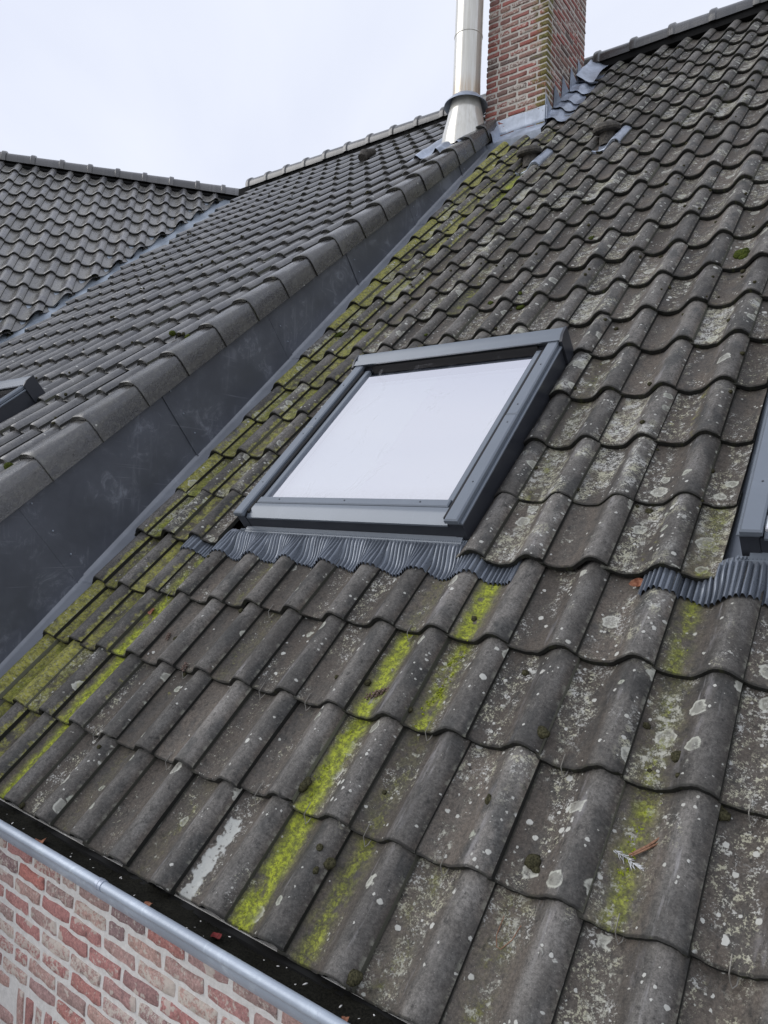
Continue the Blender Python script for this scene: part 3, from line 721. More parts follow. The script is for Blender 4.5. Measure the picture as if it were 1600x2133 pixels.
mb = MB(); grid_sheet(mb, 8, 8, saddle); link('lead_saddle', mb.mesh('lead_saddle', 60), MT['lead'], chim)

# ------------------------------------------------------------------ roof windows
def pleated(mb, F, u0, u1, vt, vb, top_n, per_cm=.0155, surf=None, ue0=0, ue1=9):
    """pleated apron dressed over the tiles: u in tile widths, v in metres"""
    step = per_cm / 6 / W; nu = int((u1 - u0) / step); nv = 9
    def fn(a, b):
        u = u0 + a * (u1 - u0); s = u - math.floor(u)
        v = vt + (vb - vt) * b
        k = min(1, max(0, (b - .10) / .75)); k = k * k * (3 - 2 * k)
        ends = max(min(1, max(0, (ue0 - u) / .5)), min(1, max(0, (u - ue1) / .4))); k = max(k, ends)
        n_ = top_n * (1 - k) + (surf(u, v) + .0075) * k
        ph_ = (1, 1.15, 1, .1, -1.1, .1)[int(a * nu + .5) % 6] * (.85 + .3 * math.sin(u * 23) * math.sin(u * 7.1))
        n_ += .0058 * ph_ * min(1, b * 6)
        vv = v + .006 * math.sin(u * 6.283 + 1.2) * b + .0025 * ph_ * b + .004 * math.sin(u * 13.7) * b
        return F @ Vector((u * W, vv, n_))
    grid_sheet(mb, nu, nv, fn)
def roof_window(parent, F, x0, v0, w, h, label, ap=None, surf=None, sash='clad'):
    Fw = F @ T((x0, v0, 0))
    mb = MB()                                            # outer frame: four sides
    mb.box((0, -.002, -.05), (.046, h, .083)); mb.box((w - .046, -.002, -.05), (w, h, .083)); mb.box((.047, 0, -.05), (w - .047, .05, .070)); mb.box((.047, h - .06, -.05), (w - .047, h, .083))
    o = link('roof_window', mb.mesh('roof_window'), MT['clad_dark'], parent, Fw); tag(o, label)
    L = lambda name, mb_, mat, sharp=30: link(name, mb_.mesh(name, sharp), MT[mat], o, Fw)
    def bevbox(mb_, lo, hi, b=.003):
        x0, y0, z0 = lo; x1, y1, z1 = hi
        vs = [(x0,y0,z0),(x1,y0,z0),(x1,y1,z0),(x0,y1,z0),(x0,y0,z1-b),(x1,y0,z1-b),(x1,y1,z1-b),(x0,y1,z1-b),(x0+b,y0+b,z1),(x1-b,y0+b,z1),(x1-b,y1-b,z1),(x0+b,y1-b,z1)]
        mb_.add(vs, [(3,2,1,0),(0,1,5,4),(1,2,6,5),(2,3,7,6),(3,0,4,7),(4,5,9,8),(5,6,10,9),(6,7,11,10),(7,4,8,11),(8,9,10,11)])
    mid = h * .505
    # ledge of the frame and its raised covers, in two lengths each side
    for xa in (-.006, w - .050):
        mb = MB(); bevbox(mb, (xa, -.006, .080), (xa + .056, h - .02, .088)); L('side_ledge', mb, 'clad')
    for xa in (.004, w - .057):
        mb = MB(); bevbox(mb, (xa, -.012, .090), (xa + .053, mid - .0015, .108), .005); L('side_cover', mb, 'clad')
        mb = MB(); bevbox(mb, (xa + .001, mid + .0015, .0905), (xa + .052, h - .05, .1075), .005); L('side_cover', mb, 'clad')
        mb = MB()
        for yy in (.18, h * .46, h * .56, h * .8): mb.lathe([(0, .1095), (.0028, .1094), (.0034, .1075)], xa + .03, yy, 8)
        L('screw', mb, 'clad_dark')
    for xa in (.060, w - .074):
        mb = MB(); bevbox(mb, (xa, .012, .060), (xa + .014, h - .09, .096)); L('gasket', mb, 'black' if sash == 'clad' else sash)
    for xa in (.076, w - .104):
        mb = MB(); bevbox(mb, (xa, .060, .050), (xa + .026, h - .08, .088)); L('sash_side', mb, sash)
    # bottom: front fascia, sloping cover, sash rail
    mb = MB(); mb.prism([Vector((.058, y, z)) for y, z in ((-.004, .066), (-.004, .074), (.030, .0935), (.062, .0935), (.062, .066))], (w - .116, 0, 0)); L('bottom_cover', mb, 'clad')
    mb = MB(); bevbox(mb, (.080, .064, .07), (w - .080, .100, .0985), .004); L('sash_rail', mb, 'clad')
    mb = MB()
    for xx in (.2, w * .5, w - .2): mb.lathe([(0, .1005), (.003, .1003), (.0036, .098)], xx, .083, 8)
    L('screw', mb, 'clad_dark')
    mb = MB(); mb.prism([Vector((.02, y, z)) for y, z in ((-.035, .0), (-.026, .012), (.0, .018), (.0, -.03), (-.035, -.03))], (w - .04, 0, 0)); L('flashing_base', mb, 'clad')
    # head: hood with a stepped section and end caps
    hp = [(h - .058, .106), (h - .060, .113), (h - .034, .122), (h - .031, .116), (h - .002, .127), (h + .010, .130), (h + .012, .02), (h - .035, .02), (h - .035, .106)]
    mb = MB(); mb.prism([Vector((-.004, y, z)) for y, z in hp], (w + .008, 0, 0)); L('hood', mb, 'clad')
    for xa in (-.012, w - .0):
        mb = MB(); mb.prism([Vector((xa, y, z)) for y, z in ((h - .068, .0), (h - .068, .110), (h - .036, .126), (h + .016, .131), (h + .016, .0))], (.012, 0, 0)); L('end_cap', mb, 'clad_dark')
    mb = MB(); mb.box((.104, h - .062, .055), (w - .104, h - .052, .096)); L('sash_head', mb, 'black')
    # gutter strips of the flashing either side
    mb = MB(); mb.box((-.085, -.03, -.056), (-.002, h + .05, -.050)); L('side_flashing', mb, 'clad')
    mb = MB(); mb.box((w + .002, -.03, -.056), (w + .055, h + .05, -.050)); L('side_flashing', mb, 'clad')
    mb = MB(); mb.box((-.085, h + .051, -.054), (w + .085, h + .20, -.050)); L('head_flashing', mb, 'clad')
    # glazing, the blind behind it and the lining of the opening
    mb = MB(); mb.add([(.100, .098, .076), (w - .100, .098, .076), (w - .100, h - .056, .076), (.100, h - .056, .076)], [(0, 1, 2, 3)]); L('glass', mb, 'glass')
    for xa, xb, mt in ((.10, w * .47, 'blind'), (w * .47 + .002, w - .10, 'blind_far')):
        mb = MB(); mb.box((xa, .05, .036), (xb, h - .15, .040)); mb.box((xa, h - .15, .034), (xb, h - .138, .048)); L('blind', mb, mt)
    mb = MB(); mb.box((.05, .05, -.06), (w - .05, h - .05, -.05)); L('lining', mb, 'black')
    if ap:
        mb = MB(); pleated(mb, F, ap[0], ap[1], v0 - .012, ap[2], .008, surf=surf, ue0=x0 / W - .05, ue1=(x0 + w) / W + .02); link('pleated_apron', mb.mesh('pleated_apron', 20), MT['pleat'], o, I4)
        mb = MB(); x = x0 - .01
        while x < x0 + w + .01: mb.box((x, v0 - .022, .0095), (x + .0045, v0 - .012, .0145)); x += .009
        mb.box((x0 - .01, v0 - .025, .006), (x0 + w + .01, v0 - .009, .010)); link('beaded_strip', mb.mesh('beaded_strip'), MT['clad'], o, F)
    return o
def surf_main(u, v):                                       # v in metres
    vv = v / G; r_ = 3; return prof(u - math.floor(u)) - (v - rowv(3)) / G * TILT
roof_window(house, F_MAIN, .420, 1.300, 1.092, 1.122, 'wide roof window reflecting white sky, in the middle of the tiled slope', (.50, 8.62, 1.150), surf_main)
roof_window(house, F_MAIN, 2.342, 1.300, 1.092, 1.122, 'roof window with a white sash, cut off by the picture edge beyond the four tile columns', (10.50, 18.0, 1.150), surf_main, 'white')

# ================================================================== THE EXTENSION
ext = empty('house_extension', T((-3, 3, -3.2)), 'raised extension with grey tiled roof, verge tiles and dark zinc-clad side', 'house')
# valley plane between extension and wing
uW = Vector((math.cos(WA), math.sin(WA), 0)); nW = Vector((math.sin(WA) * c45, -math.cos(WA) * c45, c45)); nE = Vector((0, -math.sin(ALPHA), math.cos(ALPHA)))
VP = Vector((-4.543, 3.728, 4.0)); VD = Vector((.219, -.742, -.634)).normalized()
vN = VD.cross(Vector((0, 0, 1))).normalized()              # horizontal normal of the vertical plane through the valley
if vN.x < 0: vN = -vN                                      # points to the extension side
mb = MB()
hdk = [(-5.4, 5.47 / math.cos(ALPHA)), (.25, 5.47 / math.cos(ALPHA)), (.25, -1.2), (-3.0, -1.2), (-4.4, 1.0)]
mb.prism([Vector((x_ + (0), y_, -.095)) for x_, y_ in hdk], (0, 0, .04))
# bisect deck along the valley
def cut(me, M_local, p, n_, keep_positive):
    bm = bmesh.new(); bm.from_mesh(me); inv = M_local.inverted(); lp = inv @ p; ln = (inv.to_3x3() @ n_).normalized()
    bmesh.ops.bisect_plane(bm, geom=bm.verts[:] + bm.edges[:] + bm.faces[:], plane_co=lp, plane_no=ln, clear_inner=keep_positive, clear_outer=not keep_positive)
    bm.to_mesh(me); bm.free(); me.update(); return me
me = cut(mb.mesh('ext_deck'), F_EXT, VP, vN, True)
eroof = link('roof', me, MT['under'], ext, F_EXT)
EG = .3116; EV0 = .5506
VS = [0, .04, .08, .10, .115, .13, .15, .17, .195, .22, .24, .256, .266, .272, .274, .276]
VZ = [-14, -22, -21, -14, 2, 25, 37, 41, 42, 40, 34, 22, 4, -30, -80, -108]
def vprof(s): return np.interp(s * W, VS, np.array(VZ) / 1000)
verge = tile_mesh('verge_tile', MT['ext_tile'], seed=4, s0=0, s1=.276 / W, gg=EG, pf=vprof, svals=[x_ / W for x_ in VS], rough=.6, TH=.022, TILT=.026, arc=True)
efull = [tile_mesh('roof_tile', MT['ext_tile'], seed=100 + i, gg=EG, TH=.024, TILT=.028) for i in range(6)]
cand = []
for r_ in range(-5, 22):
    for k in range(0, 24):
        m = T((-(k + 1) * W, EV0 + r_ * EG, 0)); P = F_EXT @ m @ Vector((.1, .15, 0))
        d = (P - VP).dot(vN)
        if d < -.16: continue
        if r_ == 21 and False: continue
        # opening of the roof window in this slope
        uu = -(k + .5) * W - .646; vv = EV0 + (r_ + .5) * EG
        if -2.60 < uu < -1.36 and -.05 < vv < 1.20: continue
        cand.append((in_view(P) or 0, r_, k, m, d))
cand.sort(key=lambda q: -q[0])
rest = MB(); n_sep = 0
for sc, r_, k, m, d in cand:
    q = random.Random(r_ * 17 + k * 131); m = m @ T((0, q.uniform(-.003, .003), q.uniform(-.0015, .002))) @ Matrix.Rotation(q.uniform(-.007, .007), 4, 'Z')
    wm = F_EXT @ m
    if n_sep < 300 and sc > 0:
        me = efull[q.randrange(6)]
        if d < .26: me = cut(me.copy(), wm, VP + vN * .10, vN, True)
        if len(me.polygons) == 0: continue
        o = link('roof_tile', me, None, eroof, wm); props(o, lichen=max(0, q.gauss(.4, .2)), olive=max(0, q.gauss(.06, .06))); n_sep += 1
    else:
        if d < .26: continue
        vs, fs, uv = tile_geo(q.randrange(60), gg=EG, TH=.024, TILT=.028); rest.add([m @ Vector(v) for v in vs], fs, 0, uv, (q.random(), 0))
o = link('roof_tile', rest.mesh('ext_tiles_rest', 40, [MT['ext_tile']]), None, eroof, F_EXT); tag(o, kind='stuff'); props(o, lichen=.4, olive=.06)
for r_ in range(-5, 17):
    q = random.Random(r_ + 900); o = link('verge_tile', verge, None, eroof, F_EXT @ T((0, EV0 + r_ * EG + q.uniform(-.004, .004), .006)) @ Matrix.Rotation(q.uniform(-.006, .006), 4, 'Z')); props(o, lichen=.25, olive=.10)
x = -4.72
while x < -.62:
    o = link('ridge_tile', rm[1], None, eroof, T((x, RIDGE_Y - .012, RIDGE_Z + rnd.uniform(-.004, .004)))); props(o, lichen=.2, olive=.12); x += .345
mb = MB(); mb.box((-4.9, RIDGE_Y - .08, RIDGE_Z - .10), (-.5, RIDGE_Y + .08, RIDGE_Z + .0)); link('ridge_batten', mb.mesh('ridge_batten'), MT['under'], eroof)
mb = MB(); mb.box((-5.2, 0, 0), (-.46, 7.0, .03)); link('rear_roof', mb.mesh('ext_rear'), MT['ext_tile'], ext, frame((0, 10.95, 0), (1, 0, 0), (0, -math.cos(ALPHA), math.sin(ALPHA))) @ T((0, -.03, .76)))
# plain side and front walls below the extension
mb = MB(); mb.box((-4.0, -.55, -3.2), (-.47, -.30, .45)); mb.box((-.66, -.30, -3.2), (-.47, .02, .55)); link('wall', mb.mesh('ext_wall'), MT['plain'], ext)

# zinc side: panels between the verge and the main roof, seams across
XC = -.405
def yz(t): return t                                        # parameter = y along the foot
def foot(y): return Vector((XC, y, y - .030))              # where the side meets the main slope
def top_at(y):                                             # seam direction, square to the verge
    # walk from the foot perpendicular to the verge until 3 cm under the verge tile's inner corner
    b = foot(y); dv = Vector((0, -math.sin(ALPHA), math.cos(ALPHA)))
    # ext plane: -(sin a) y + cos a (z - .8125) = n
    n0 = -math.sin(ALPHA) * b.y + math.cos(ALPHA) * (b.z - .8125)
    return b + dv * (-.012 - n0)
ys = [-1.3, -.66, -.005, .650, 1.305, 1.962, 2.605, 3.25, 3.90, 4.40]
cheek = None
mb = MB(); a, b = foot(-1.3), foot(4.55); mb.prism([a + Vector((-.012, 0, 0)), b + Vector((-.012, 0, 0)), top_at(4.5) + Vector((-.012, 0, 0)), top_at(-1.3) + Vector((-.012, 0, 0))], (.008, 0, 0))
cheek = link('zinc_side', mb.mesh('zinc_side'), MT['cheek'], ext)
for i in range(len(ys) - 1):
    y0, y1 = ys[i], ys[i + 1] + .035
    x0 = XC + (.0 if i % 2 else .0025)
    off = Vector((x0 - XC, 0, 0)); mb = MB()
    A, B, C_, D_ = foot(y0) + off, foot(y1) + off, top_at(y1) + off, top_at(y0) + off
    mb.prism([A, B, C_, D_], (.0018, 0, 0))
    lip = Vector((.004, 0, 0)); dvv = (D_ - A).normalized()
    mb.prism([A + lip, A + lip + Vector((0, .006, .005)), D_ + lip + Vector((0, .006, .005)), D_ + lip], (.0015, 0, 0))
    link('zinc_panel', mb.mesh('zinc_panel'), MT['cheek'], cheek)
    for f in (.25, .5, .78):
        p = A.lerp(D_, f) + Vector((.0045, .045, .04)); mb = MB(); mb.lathe([(0, .0035), (.0035, .003), (.005, 0)], 0, 0, 8)
        link('rivet', mb.mesh('rivet'), MT['lead'], cheek, T(p) @ Matrix.Rotation(R(90), 4, 'Y'))
    # flange lying on the main slope, one length per panel
    v0, v1 = y0 / c45, y1 / c45
    mb = MB(); u0, u1 = XC + .0, -.292
    pr_ = [(u0 + .001, .0), (u0 + .010, -.016), (u0 + .02, -.020), (u1, -.024 + .002 * (i % 2))]
    vs = [Vector((u, v, n_ + .0015 * (i % 2))) for v in (v0, v1) for u, n_ in pr_]; k = len(pr_)
    mb.add(vs, [(j, j + 1, k + j + 1, k + j) for j in range(k - 1)]); link('flange', mb.mesh('flange', 60), MT['flange'], cheek, F_MAIN)
# lead dressed round the top end of the verge
def cap(a, b):
    ang = a * math.pi; return Vector((-.53 + .20 * a, 4.27 + .13 * b, 4.30 + .115 * b + .15 * math.sin(ang) ** .6 + .01 * math.sin(9 * a + 7 * b)))
mb = MB(); grid_sheet(mb, 10, 5, cap); link('lead_saddle', mb.mesh('verge_lead', 60), MT['lead'], ext)

# steel flue pipe with storm collar
FX, FY = -.632, 4.285
mb = MB(); mb.lathe([(.124, 4.70), (.124, 5.352)], FX, FY, 48); mb.lathe([(.1245, 5.356), (.1245, 6.9), (.11, 6.9)], FX, FY, 48)
flue = link('flue_pipe', mb.mesh('flue_pipe', 40), MT['flue'], ext); tag(flue, 'upright cream metal flue pipe beside the brick chimney')
mb = MB(); mb.lathe([(.1245, 5.344), (.128, 5.348), (.128, 5.362), (.1245, 5.366)], FX, FY, 48); link('joint_ring', mb.mesh('joint_ring'), MT['flue'], flue)
mb = MB(); mb.lathe([(.125, 4.80), (.134, 4.795), (.195, 4.730), (.1955, 4.723), (.130, 4.775)], FX, FY, 48); link('storm_collar', mb.mesh('storm_collar', 50), MT['lead'], flue)
mb = MB(); mb.lathe([(.215, 4.30), (.20, 4.45), (.164, 4.60), (.132, 4.77)], FX, FY, 48); link('cone', mb.mesh('flue_cone'), MT['flue'], flue)
def slate(a, b):
    x_ = -1.02 + a * .60; y_ = 3.93 + .5 * b + .03 * math.sin(a * 17) * (1 - b)
    s = ((x_ + .646) / W) % 1.0
    n_ = prof(s) * (.9 if b < .3 else .5) + .012
    v = y_ / math.cos(ALPHA); return F_EXT @ Vector((x_ + .646, v, n_))
mb = MB(); grid_sheet(mb, 30, 8, slate); link('lead_slate', mb.mesh('flue_slate', 50), MT['lead'], flue)
# small dark tile vent near the ridge
P = F_EXT @ Vector((-1.44, 6.20, .02))
mb = MB(); mb.tube([F_EXT @ Vector((-1.44, 6.10, .035)), F_EXT @ Vector((-1.44, 6.16, .055)), F_EXT @ Vector((-1.44, 6.34, .030))], [.050, .055, .035], 12); 
v_ = link('roof_vent', mb.mesh('ext_vent'), MT['vent'], ext)
def surf_ext(u, v): return prof(u - math.floor(u))
roof_window(ext, F_EXT, -1.36 + .646 - 1.10, .12, 1.10, 1.12, 'roof window at the edge of the picture in the grey raised roof')

# ================================================================== THE WING
wing = empty('house_wing', T((-7, 3, -3.2)), 'wing set at an angle, its blue-grey tiled roof meeting a pale zinc valley', 'house')
WW, WG = W * WS, G * WS
mb = MB(); mb.prism([Vector((-4.0, .32, -.09)), Vector((-4.0, -5.0, -.09)), Vector((6.5, -5.0, -.09)), Vector((6.5, .32, -.09))], (0, 0, .035))
me = cut(mb.mesh('wing_deck'), F_WING, VP, vN, False)
wroof = link('roof', me, MT['under'], wing, F_WING)
wfull = [tile_mesh('roof_tile', MT['wing_tile'], seed=200 + i, w=WW, gg=WG, rough=.7, TH=.023, TILT=.027) for i in range(5)]
cand = []
for j in range(0, 17):
    for k in range(-8, 17):
        m = T(((k - 1) * WW, -j * WG, 0)); P = F_WING @ m @ Vector((.1, .15, 0)); d = (P - VP).dot(vN)
        if d > .17: continue
        cand.append((in_view(P) or 0, j, k, m, d))
cand.sort(key=lambda q: -q[0])
rest = MB(); n_sep = 0
for sc, j, k, m, d in cand:
    q = random.Random(j * 19 + k * 113); m = m @ T((0, q.uniform(-.003, .003), q.uniform(-.001, .0015))) @ Matrix.Rotation(q.uniform(-.006, .006), 4, 'Z')
    wm = F_WING @ m
    if n_sep < 300 and sc > 0:
        me = wfull[q.randrange(5)]
        if d > -.34: me = cut(me.copy(), wm, VP - vN * .085, vN, False)
        if len(me.polygons) == 0: continue
        o = link('roof_tile', me, None, wroof, wm); props(o, lichen=max(0, q.gauss(.25, .2)), olive=max(0, q.gauss(.0, .06))); n_sep += 1
    elif d < -.34:
        vs, fs, uv = tile_geo(q.randrange(60), w=WW, gg=WG, TH=.023, TILT=.027); rest.add([m @ Vector(v) for v in vs], fs, 0, uv, (q.random(), 0))
if rest.v:
    o = link('roof_tile', rest.mesh('wing_tiles_rest', 40, [MT['wing_tile']]), None, wroof, F_WING); tag(o, kind='stuff'); props(o, lichen=.2)
rmw = ridge_mesh('ridge_tile', MT['ext_tile'], r=.102, flip=True)
u = 4.98
while u > -3.2:
    o = link('ridge_tile', rmw, None, wroof, F_WING @ T((u, .335, -.02)) @ Matrix.Rotation(R(-45), 4, 'X')); props(o, lichen=.1, olive=.05); u -= .345
mb = MB(); mb.box((-3.6, .22, -.08), (4.75, .36, -.01)); link('ridge_batten', mb.mesh('wing_batten'), MT['under'], wroof, F_WING)
mb = MB(); mb.box((-3.6, -3, -.06), (6, 0, -.03)); link('rear_roof', mb.mesh('wing_rear'), MT['wing_tile'], wing, F_WING @ T((0, .34, -.03)) @ Matrix.Rotation(R(-90), 4, 'X') @ Matrix.Rotation(R(180), 4, 'Z') @ T((-2.4, 0, 0)))
# zinc valley
def vz(a, b):
    P = VP + VD * (-2.3 + 6.2 * b); q = (a - .5) * .62
    side = (vN - VD * vN.dot(VD)).normalized()
    pl = nE if q > 0 else nW
    dirv = VD.cross(pl).normalized()
    if dirv.dot(vN) < 0: dirv = -dirv
    return P + dirv * q - pl * .048
mb = MB(); grid_sheet(mb, 8, 12, vz); link('valley_gutter', mb.mesh('valley_gutter', 60), MT['valley'], wing)
hW = Vector((math.sin(WA), -math.cos(WA), 0)); OW = Vector((-6.547, 3.185, 0)) + hW * 3.2
mb = MB(); mb.prism([OW - uW * 3 + Vector((0, 0, -3.2)), OW + uW * 1.2 + Vector((0, 0, -3.2)), OW + uW * 1.2 + Vector((0, 0, 1.75)), OW - uW * 3 + Vector((0, 0, 1.75))], -hW * .2); link('wall', mb.mesh('wing_wall'), MT['plain'], wing)

# ================================================================== things lying or growing on the roof
def blob(seed, r, flat=.7, sub=2, jag=.28):
    bm = bmesh.new(); bmesh.ops.create_icosphere(bm, subdivisions=sub, radius=1.0); q = random.Random(seed)
    ph = [Vector((q.uniform(-1, 1), q.uniform(-1, 1), q.uniform(-1, 1))) * 3.2 for _ in range(5)]
    for v in bm.verts:
        n_ = sum(math.sin(v.co.dot(p) + i) for i, p in enumerate(ph)) / 5; v.co *= r * (1 + jag * n_ + q.uniform(-.07, .07)); v.co.z *= flat
    vs = [v.co.copy() for v in bm.verts]; fs = [tuple(v.index for v in f.verts) for f in bm.faces]; bm.free(); return vs, fs
MOSS = [(7.0, 1.2, .020, 0, 'oval brown moss cushion wedged in the joint beside the bright algae streak'), (7.82, .76, .009, 0, 'small moss button on the roll of a lower tile, the upper of two'), (7.91, .60, .009, 0, 'small moss button on the roll of a lower tile, the lower of two'),
        (7.99, .69, .017, 0, 'brown moss clump in a tile joint just below the two small buttons'), (8.98, .08, .018, 1, 'round moss tuft at the tile joint right above the gutter'), (9.96, 2.19, .017, 0, 'dark moss lump beside white crusts on a near tile joint'),
        (11.50, 2.26, .014, 1, 'flat dark moss pad on the roll of a nearby tile with a long white scratch'), (11.58, 2.10, .007, 0, 'tiny brown moss lump on a nearby tile'), (10.32, 1.24, .017, 0, 'flat round moss pad in the trough above the white bird splash'),
        (9.65, 1.53, .010, 0, 'small dark moss lump on the flank of a tile under a pointed pale crust'), (12.02, 1.95, .014, 1, 'moss tuft in the joint at the nose of a near tile'), (5.2, 9.92, .022, 2, 'flat green moss pad under a tile nose above the roof window'),
        (4.2, 10.2, .015, 2, 'green moss cushion in a trough above the roof window'), (10.3, 10.4, .034, 2, 'large green moss cushion in a trough of the upper slope'), (5.02, 10.3, .014, 2, 'round green moss ball at a tile joint above the roof window'),
        (-.9, 9.97, .030, 2, 'thick green moss clump in the mossy trough beside the zinc side'), (2.98, 9.16, .011, 2, 'moss ball on the lowest tile course just above the window hood'), (6.14, 12.08, .014, 2, 'green moss ball on a tile nose in the middle of the slope'),
        (3.0, 14.35, .016, 2, 'green moss ball at a joint below the mushroom vents'), (10.22, 4.95, .018, 1, 'moss pad under the nose of a tile between the two roof windows')]
moss_small = [(5.94, 12.47), (10.47, 9.71), (10.53, 8.45), (10.44, 9.91), (5.04, 9.14), (.08, 12.38), (9.49, 7.14), (8.3, 4.92), (10.37, 4.8), (10.05, 4.79), (9.72, 6.21), (9.04, 6.66), (10.36, 11.25), (9.41, 11.79), (8.41, 12.72), (8.45, 10.88), (1.98, 10.92), (.99, 10.73), (4.99, 10.6), (10.14, 9.2), (8.17, 8.77), (9.0, 9.68), (8.39, 10.9), (10.96, 7.57)]
for u, v, r, kd, lab in MOSS:
    mb = MB(); qq = random.Random(int(u * 77))
    for i in range(4 if r > .012 else 2):
        vs, fs = blob(int(u * 100 + v * 10) + i, r * (1.0 if i == 0 else qq.uniform(.45, .75)), .55, 2, .42)
        off = Vector((0, 0, 0)) if i == 0 else Vector((qq.uniform(-.7, .7) * r, qq.uniform(-.9, .9) * r, 0)); mb.add([x_ + off for x_ in vs], fs)
    o = link('moss_cushion', mb.mesh('moss_cushion', 80), MT['moss_green'] if kd == 2 else MT['moss_brown'], None, T(roof_pt(u, v, r * .25)) @ F_MAIN.to_3x3().to_4x4())
    tag(o, lab, 'moss', 'moss cushions on the old roof')
mb = MB(); q = random.Random(11)
for u, v in moss_small + [(q.choice([.93, .97, .03, .6, .75, .85]) + q.randrange(0, 13), q.uniform(8.5, 24)) for _ in range(150)] + [(q.choice([.95, .0, .02]) + q.randrange(7, 13), q.uniform(4.1, 8.5)) for _ in range(14)] + [(q.uniform(0, 13), q.uniform(0, 4)) for _ in range(16)]:
    if 2 < u < 7.6 and 4.0 < v < 8.9: continue
    if u < 1.2 and v > 19.5: continue
    r = q.uniform(.005, .0125); vs, fs = blob(q.randrange(9999), r, .75, 1); p = roof_pt(u, v, r * .3); mb.add([p + F_MAIN.to_3x3() @ x_ for x_ in vs], fs)
o = link('moss', mb.mesh('moss_tufts', 80), MT['moss_brown'], None); tag(o, 'scattered small tufts of brown moss over the tiles', 'moss', None, 'stuff')
mb = MB(); q = random.Random(77)
STR = [(0, 2, .36, .10, 150), (1, 2, .30, .10, 130), (2, 2, .22, .09, 120), (0, 8, .22, .10, 170), (1, 8, .22, .09, 190), (2, 8, .27, .08, 170), (3, 9, .22, .08, 120), (2, 9, .22, .07, 60), (0, 9, .24, .08, 60), (1, 12, .26, .07, 40), (3, 12, .22, .05, 40), (2, 12, .27, .05, 30)]
for r_, k, sc_, sw, n_ in STR:
    i = 0
    while i < n_:
        t_ = q.random() * .96; cl = q.choice([1, 1, 2, 4, 6]); s_ = sc_ + q.gauss(0, sw * .55) + .03 * math.sin(t_ * 9 + k)
        for j in range(cl):
            u = k - 1 + s_ + q.gauss(0, .025); v = r_ + t_ + q.gauss(0, .02); i += 1
            if v >= r_ + .985 or v < r_ + .02: continue
            r = q.uniform(.0016, .0042); vs, fs = blob(q.randrange(999), r, .5, 1, .5); p = roof_pt(u, v, 0)
            mb.add([p + F_MAIN.to_3x3() @ x_ for x_ in vs], fs)
o = link('algae_moss', mb.mesh('algae_moss', 80), MT['moss_bright'], None); tag(o, 'bright green moss crumbs growing along the tile troughs', 'moss', None, 'stuff')
# moss tufts on the extension roof
mb = MB(); q = random.Random(21)
for (x_, k) in [(-.78, 2), (-.62, 2), (-.90, 1), (-.66, 1), (-.70, 0)]: pass
for i in range(90):
    kx = q.randrange(0, 20); s = q.choice([.72, .9, .97, .03]); r_ = q.randrange(-1, 21); u = -(kx + 1 - s) * W; v = EV0 + r_ * EG + q.choice([-.01, .005, .02, .03])
    P = F_EXT @ Vector((u, v, prof(s)))
    if (P - VP).dot(vN) < .2 or (-2.6 < u - .646 < -1.3 and v < 1.3): continue
    nn = q.choice([1, 1, 1, 3, 4]); 
    for j in range(nn):
        r = q.uniform(.006, .013); vs, fs = blob(q.randrange(9999), r, .9, 1); pp = F_EXT @ Vector((u - j * .018, v + q.uniform(-.01, .01), prof(s) + r * .3)); mb.add([pp + F_EXT.to_3x3() @ a for a in vs], fs)
o = link('moss', mb.mesh('ext_moss_tufts', 80), MT['moss_brown'], None); tag(o, 'small dark moss tufts along the tile noses of the raised roof', 'moss', None, 'stuff')
for i, (k, s, v, r, lab) in enumerate([(0, .30, EV0 + EG * .02 - .02, .021, 'bright green moss ball tucked behind the near verge tile'), (1, .8, EV0 - .05, .021, 'green moss ball on a roll near the lower roof window, the nearer of two'), (2, .1, EV0 - .02, .019, 'green moss ball under a tile nose near the lower roof window, the farther of two'),
                                       (0, .25, EV0 + EG * 4 + .0, .020, 'green moss ball beside the fifth verge tile'), (0, .7, EV0 + EG * 4 - .02, .019, 'moss ball on a roll beside the fifth verge tile')]):
    u = -(k + 1 - s) * W if not (k == 0 and s < .4) else .02
    vs, fs = blob(500 + i, r, .95); mb = MB(); mb.add(vs, fs); o = link('moss_cushion', mb.mesh('moss_cushion', 80), MT['moss_green'], None, F_EXT @ T((u, v, (prof(s) if u < 0 else -.02) + r * .5))); tag(o, lab, 'moss', 'moss balls on the raised roof')

# dead leaf on the moss, seeds, cone, twig, feather, wire
def leafmesh(L, wd, seed, curl=.5):
    q = random.Random(seed); mb = MB(); nu, nv = 6, 8
    def fn(a, b):
        hw = wd * math.sin(math.pi * min(1, b * .97 + .02)) ** .7; x_ = (a - .5) * 2 * hw
        return Vector((x_, (b - .5) * L, curl * (abs(x_) ** 1.4) * 6 + .12 * L * math.sin(b * 5 + seed) + q.uniform(-.001, .001) + .004))
    grid_sheet(mb, nu, nv, fn); me = mb.mesh('leaf', 60); return me
def on_roof(u, v, dn, rz, tilt=0): return T(roof_pt(u, v, dn)) @ F_MAIN.to_3x3().to_4x4() @ Matrix.Rotation(rz, 4, 'Z') @ Matrix.Rotation(tilt, 4, 'X')
tag(link('leaf', leafmesh(.045, .014, 1), MT['leaf'], None, on_roof(1.10, 2.74, .004, .6)), 'crumpled orange-brown leaf lying on the bright green algae streak', 'leaf')
tag(link('leaf', leafmesh(.05, .016, 2, .9), MT['leaf'], None, on_roof(10.44, 3.93, .006, 1.7)), 'curled brown leaf caught against the end of the farther pleated apron', 'leaf')
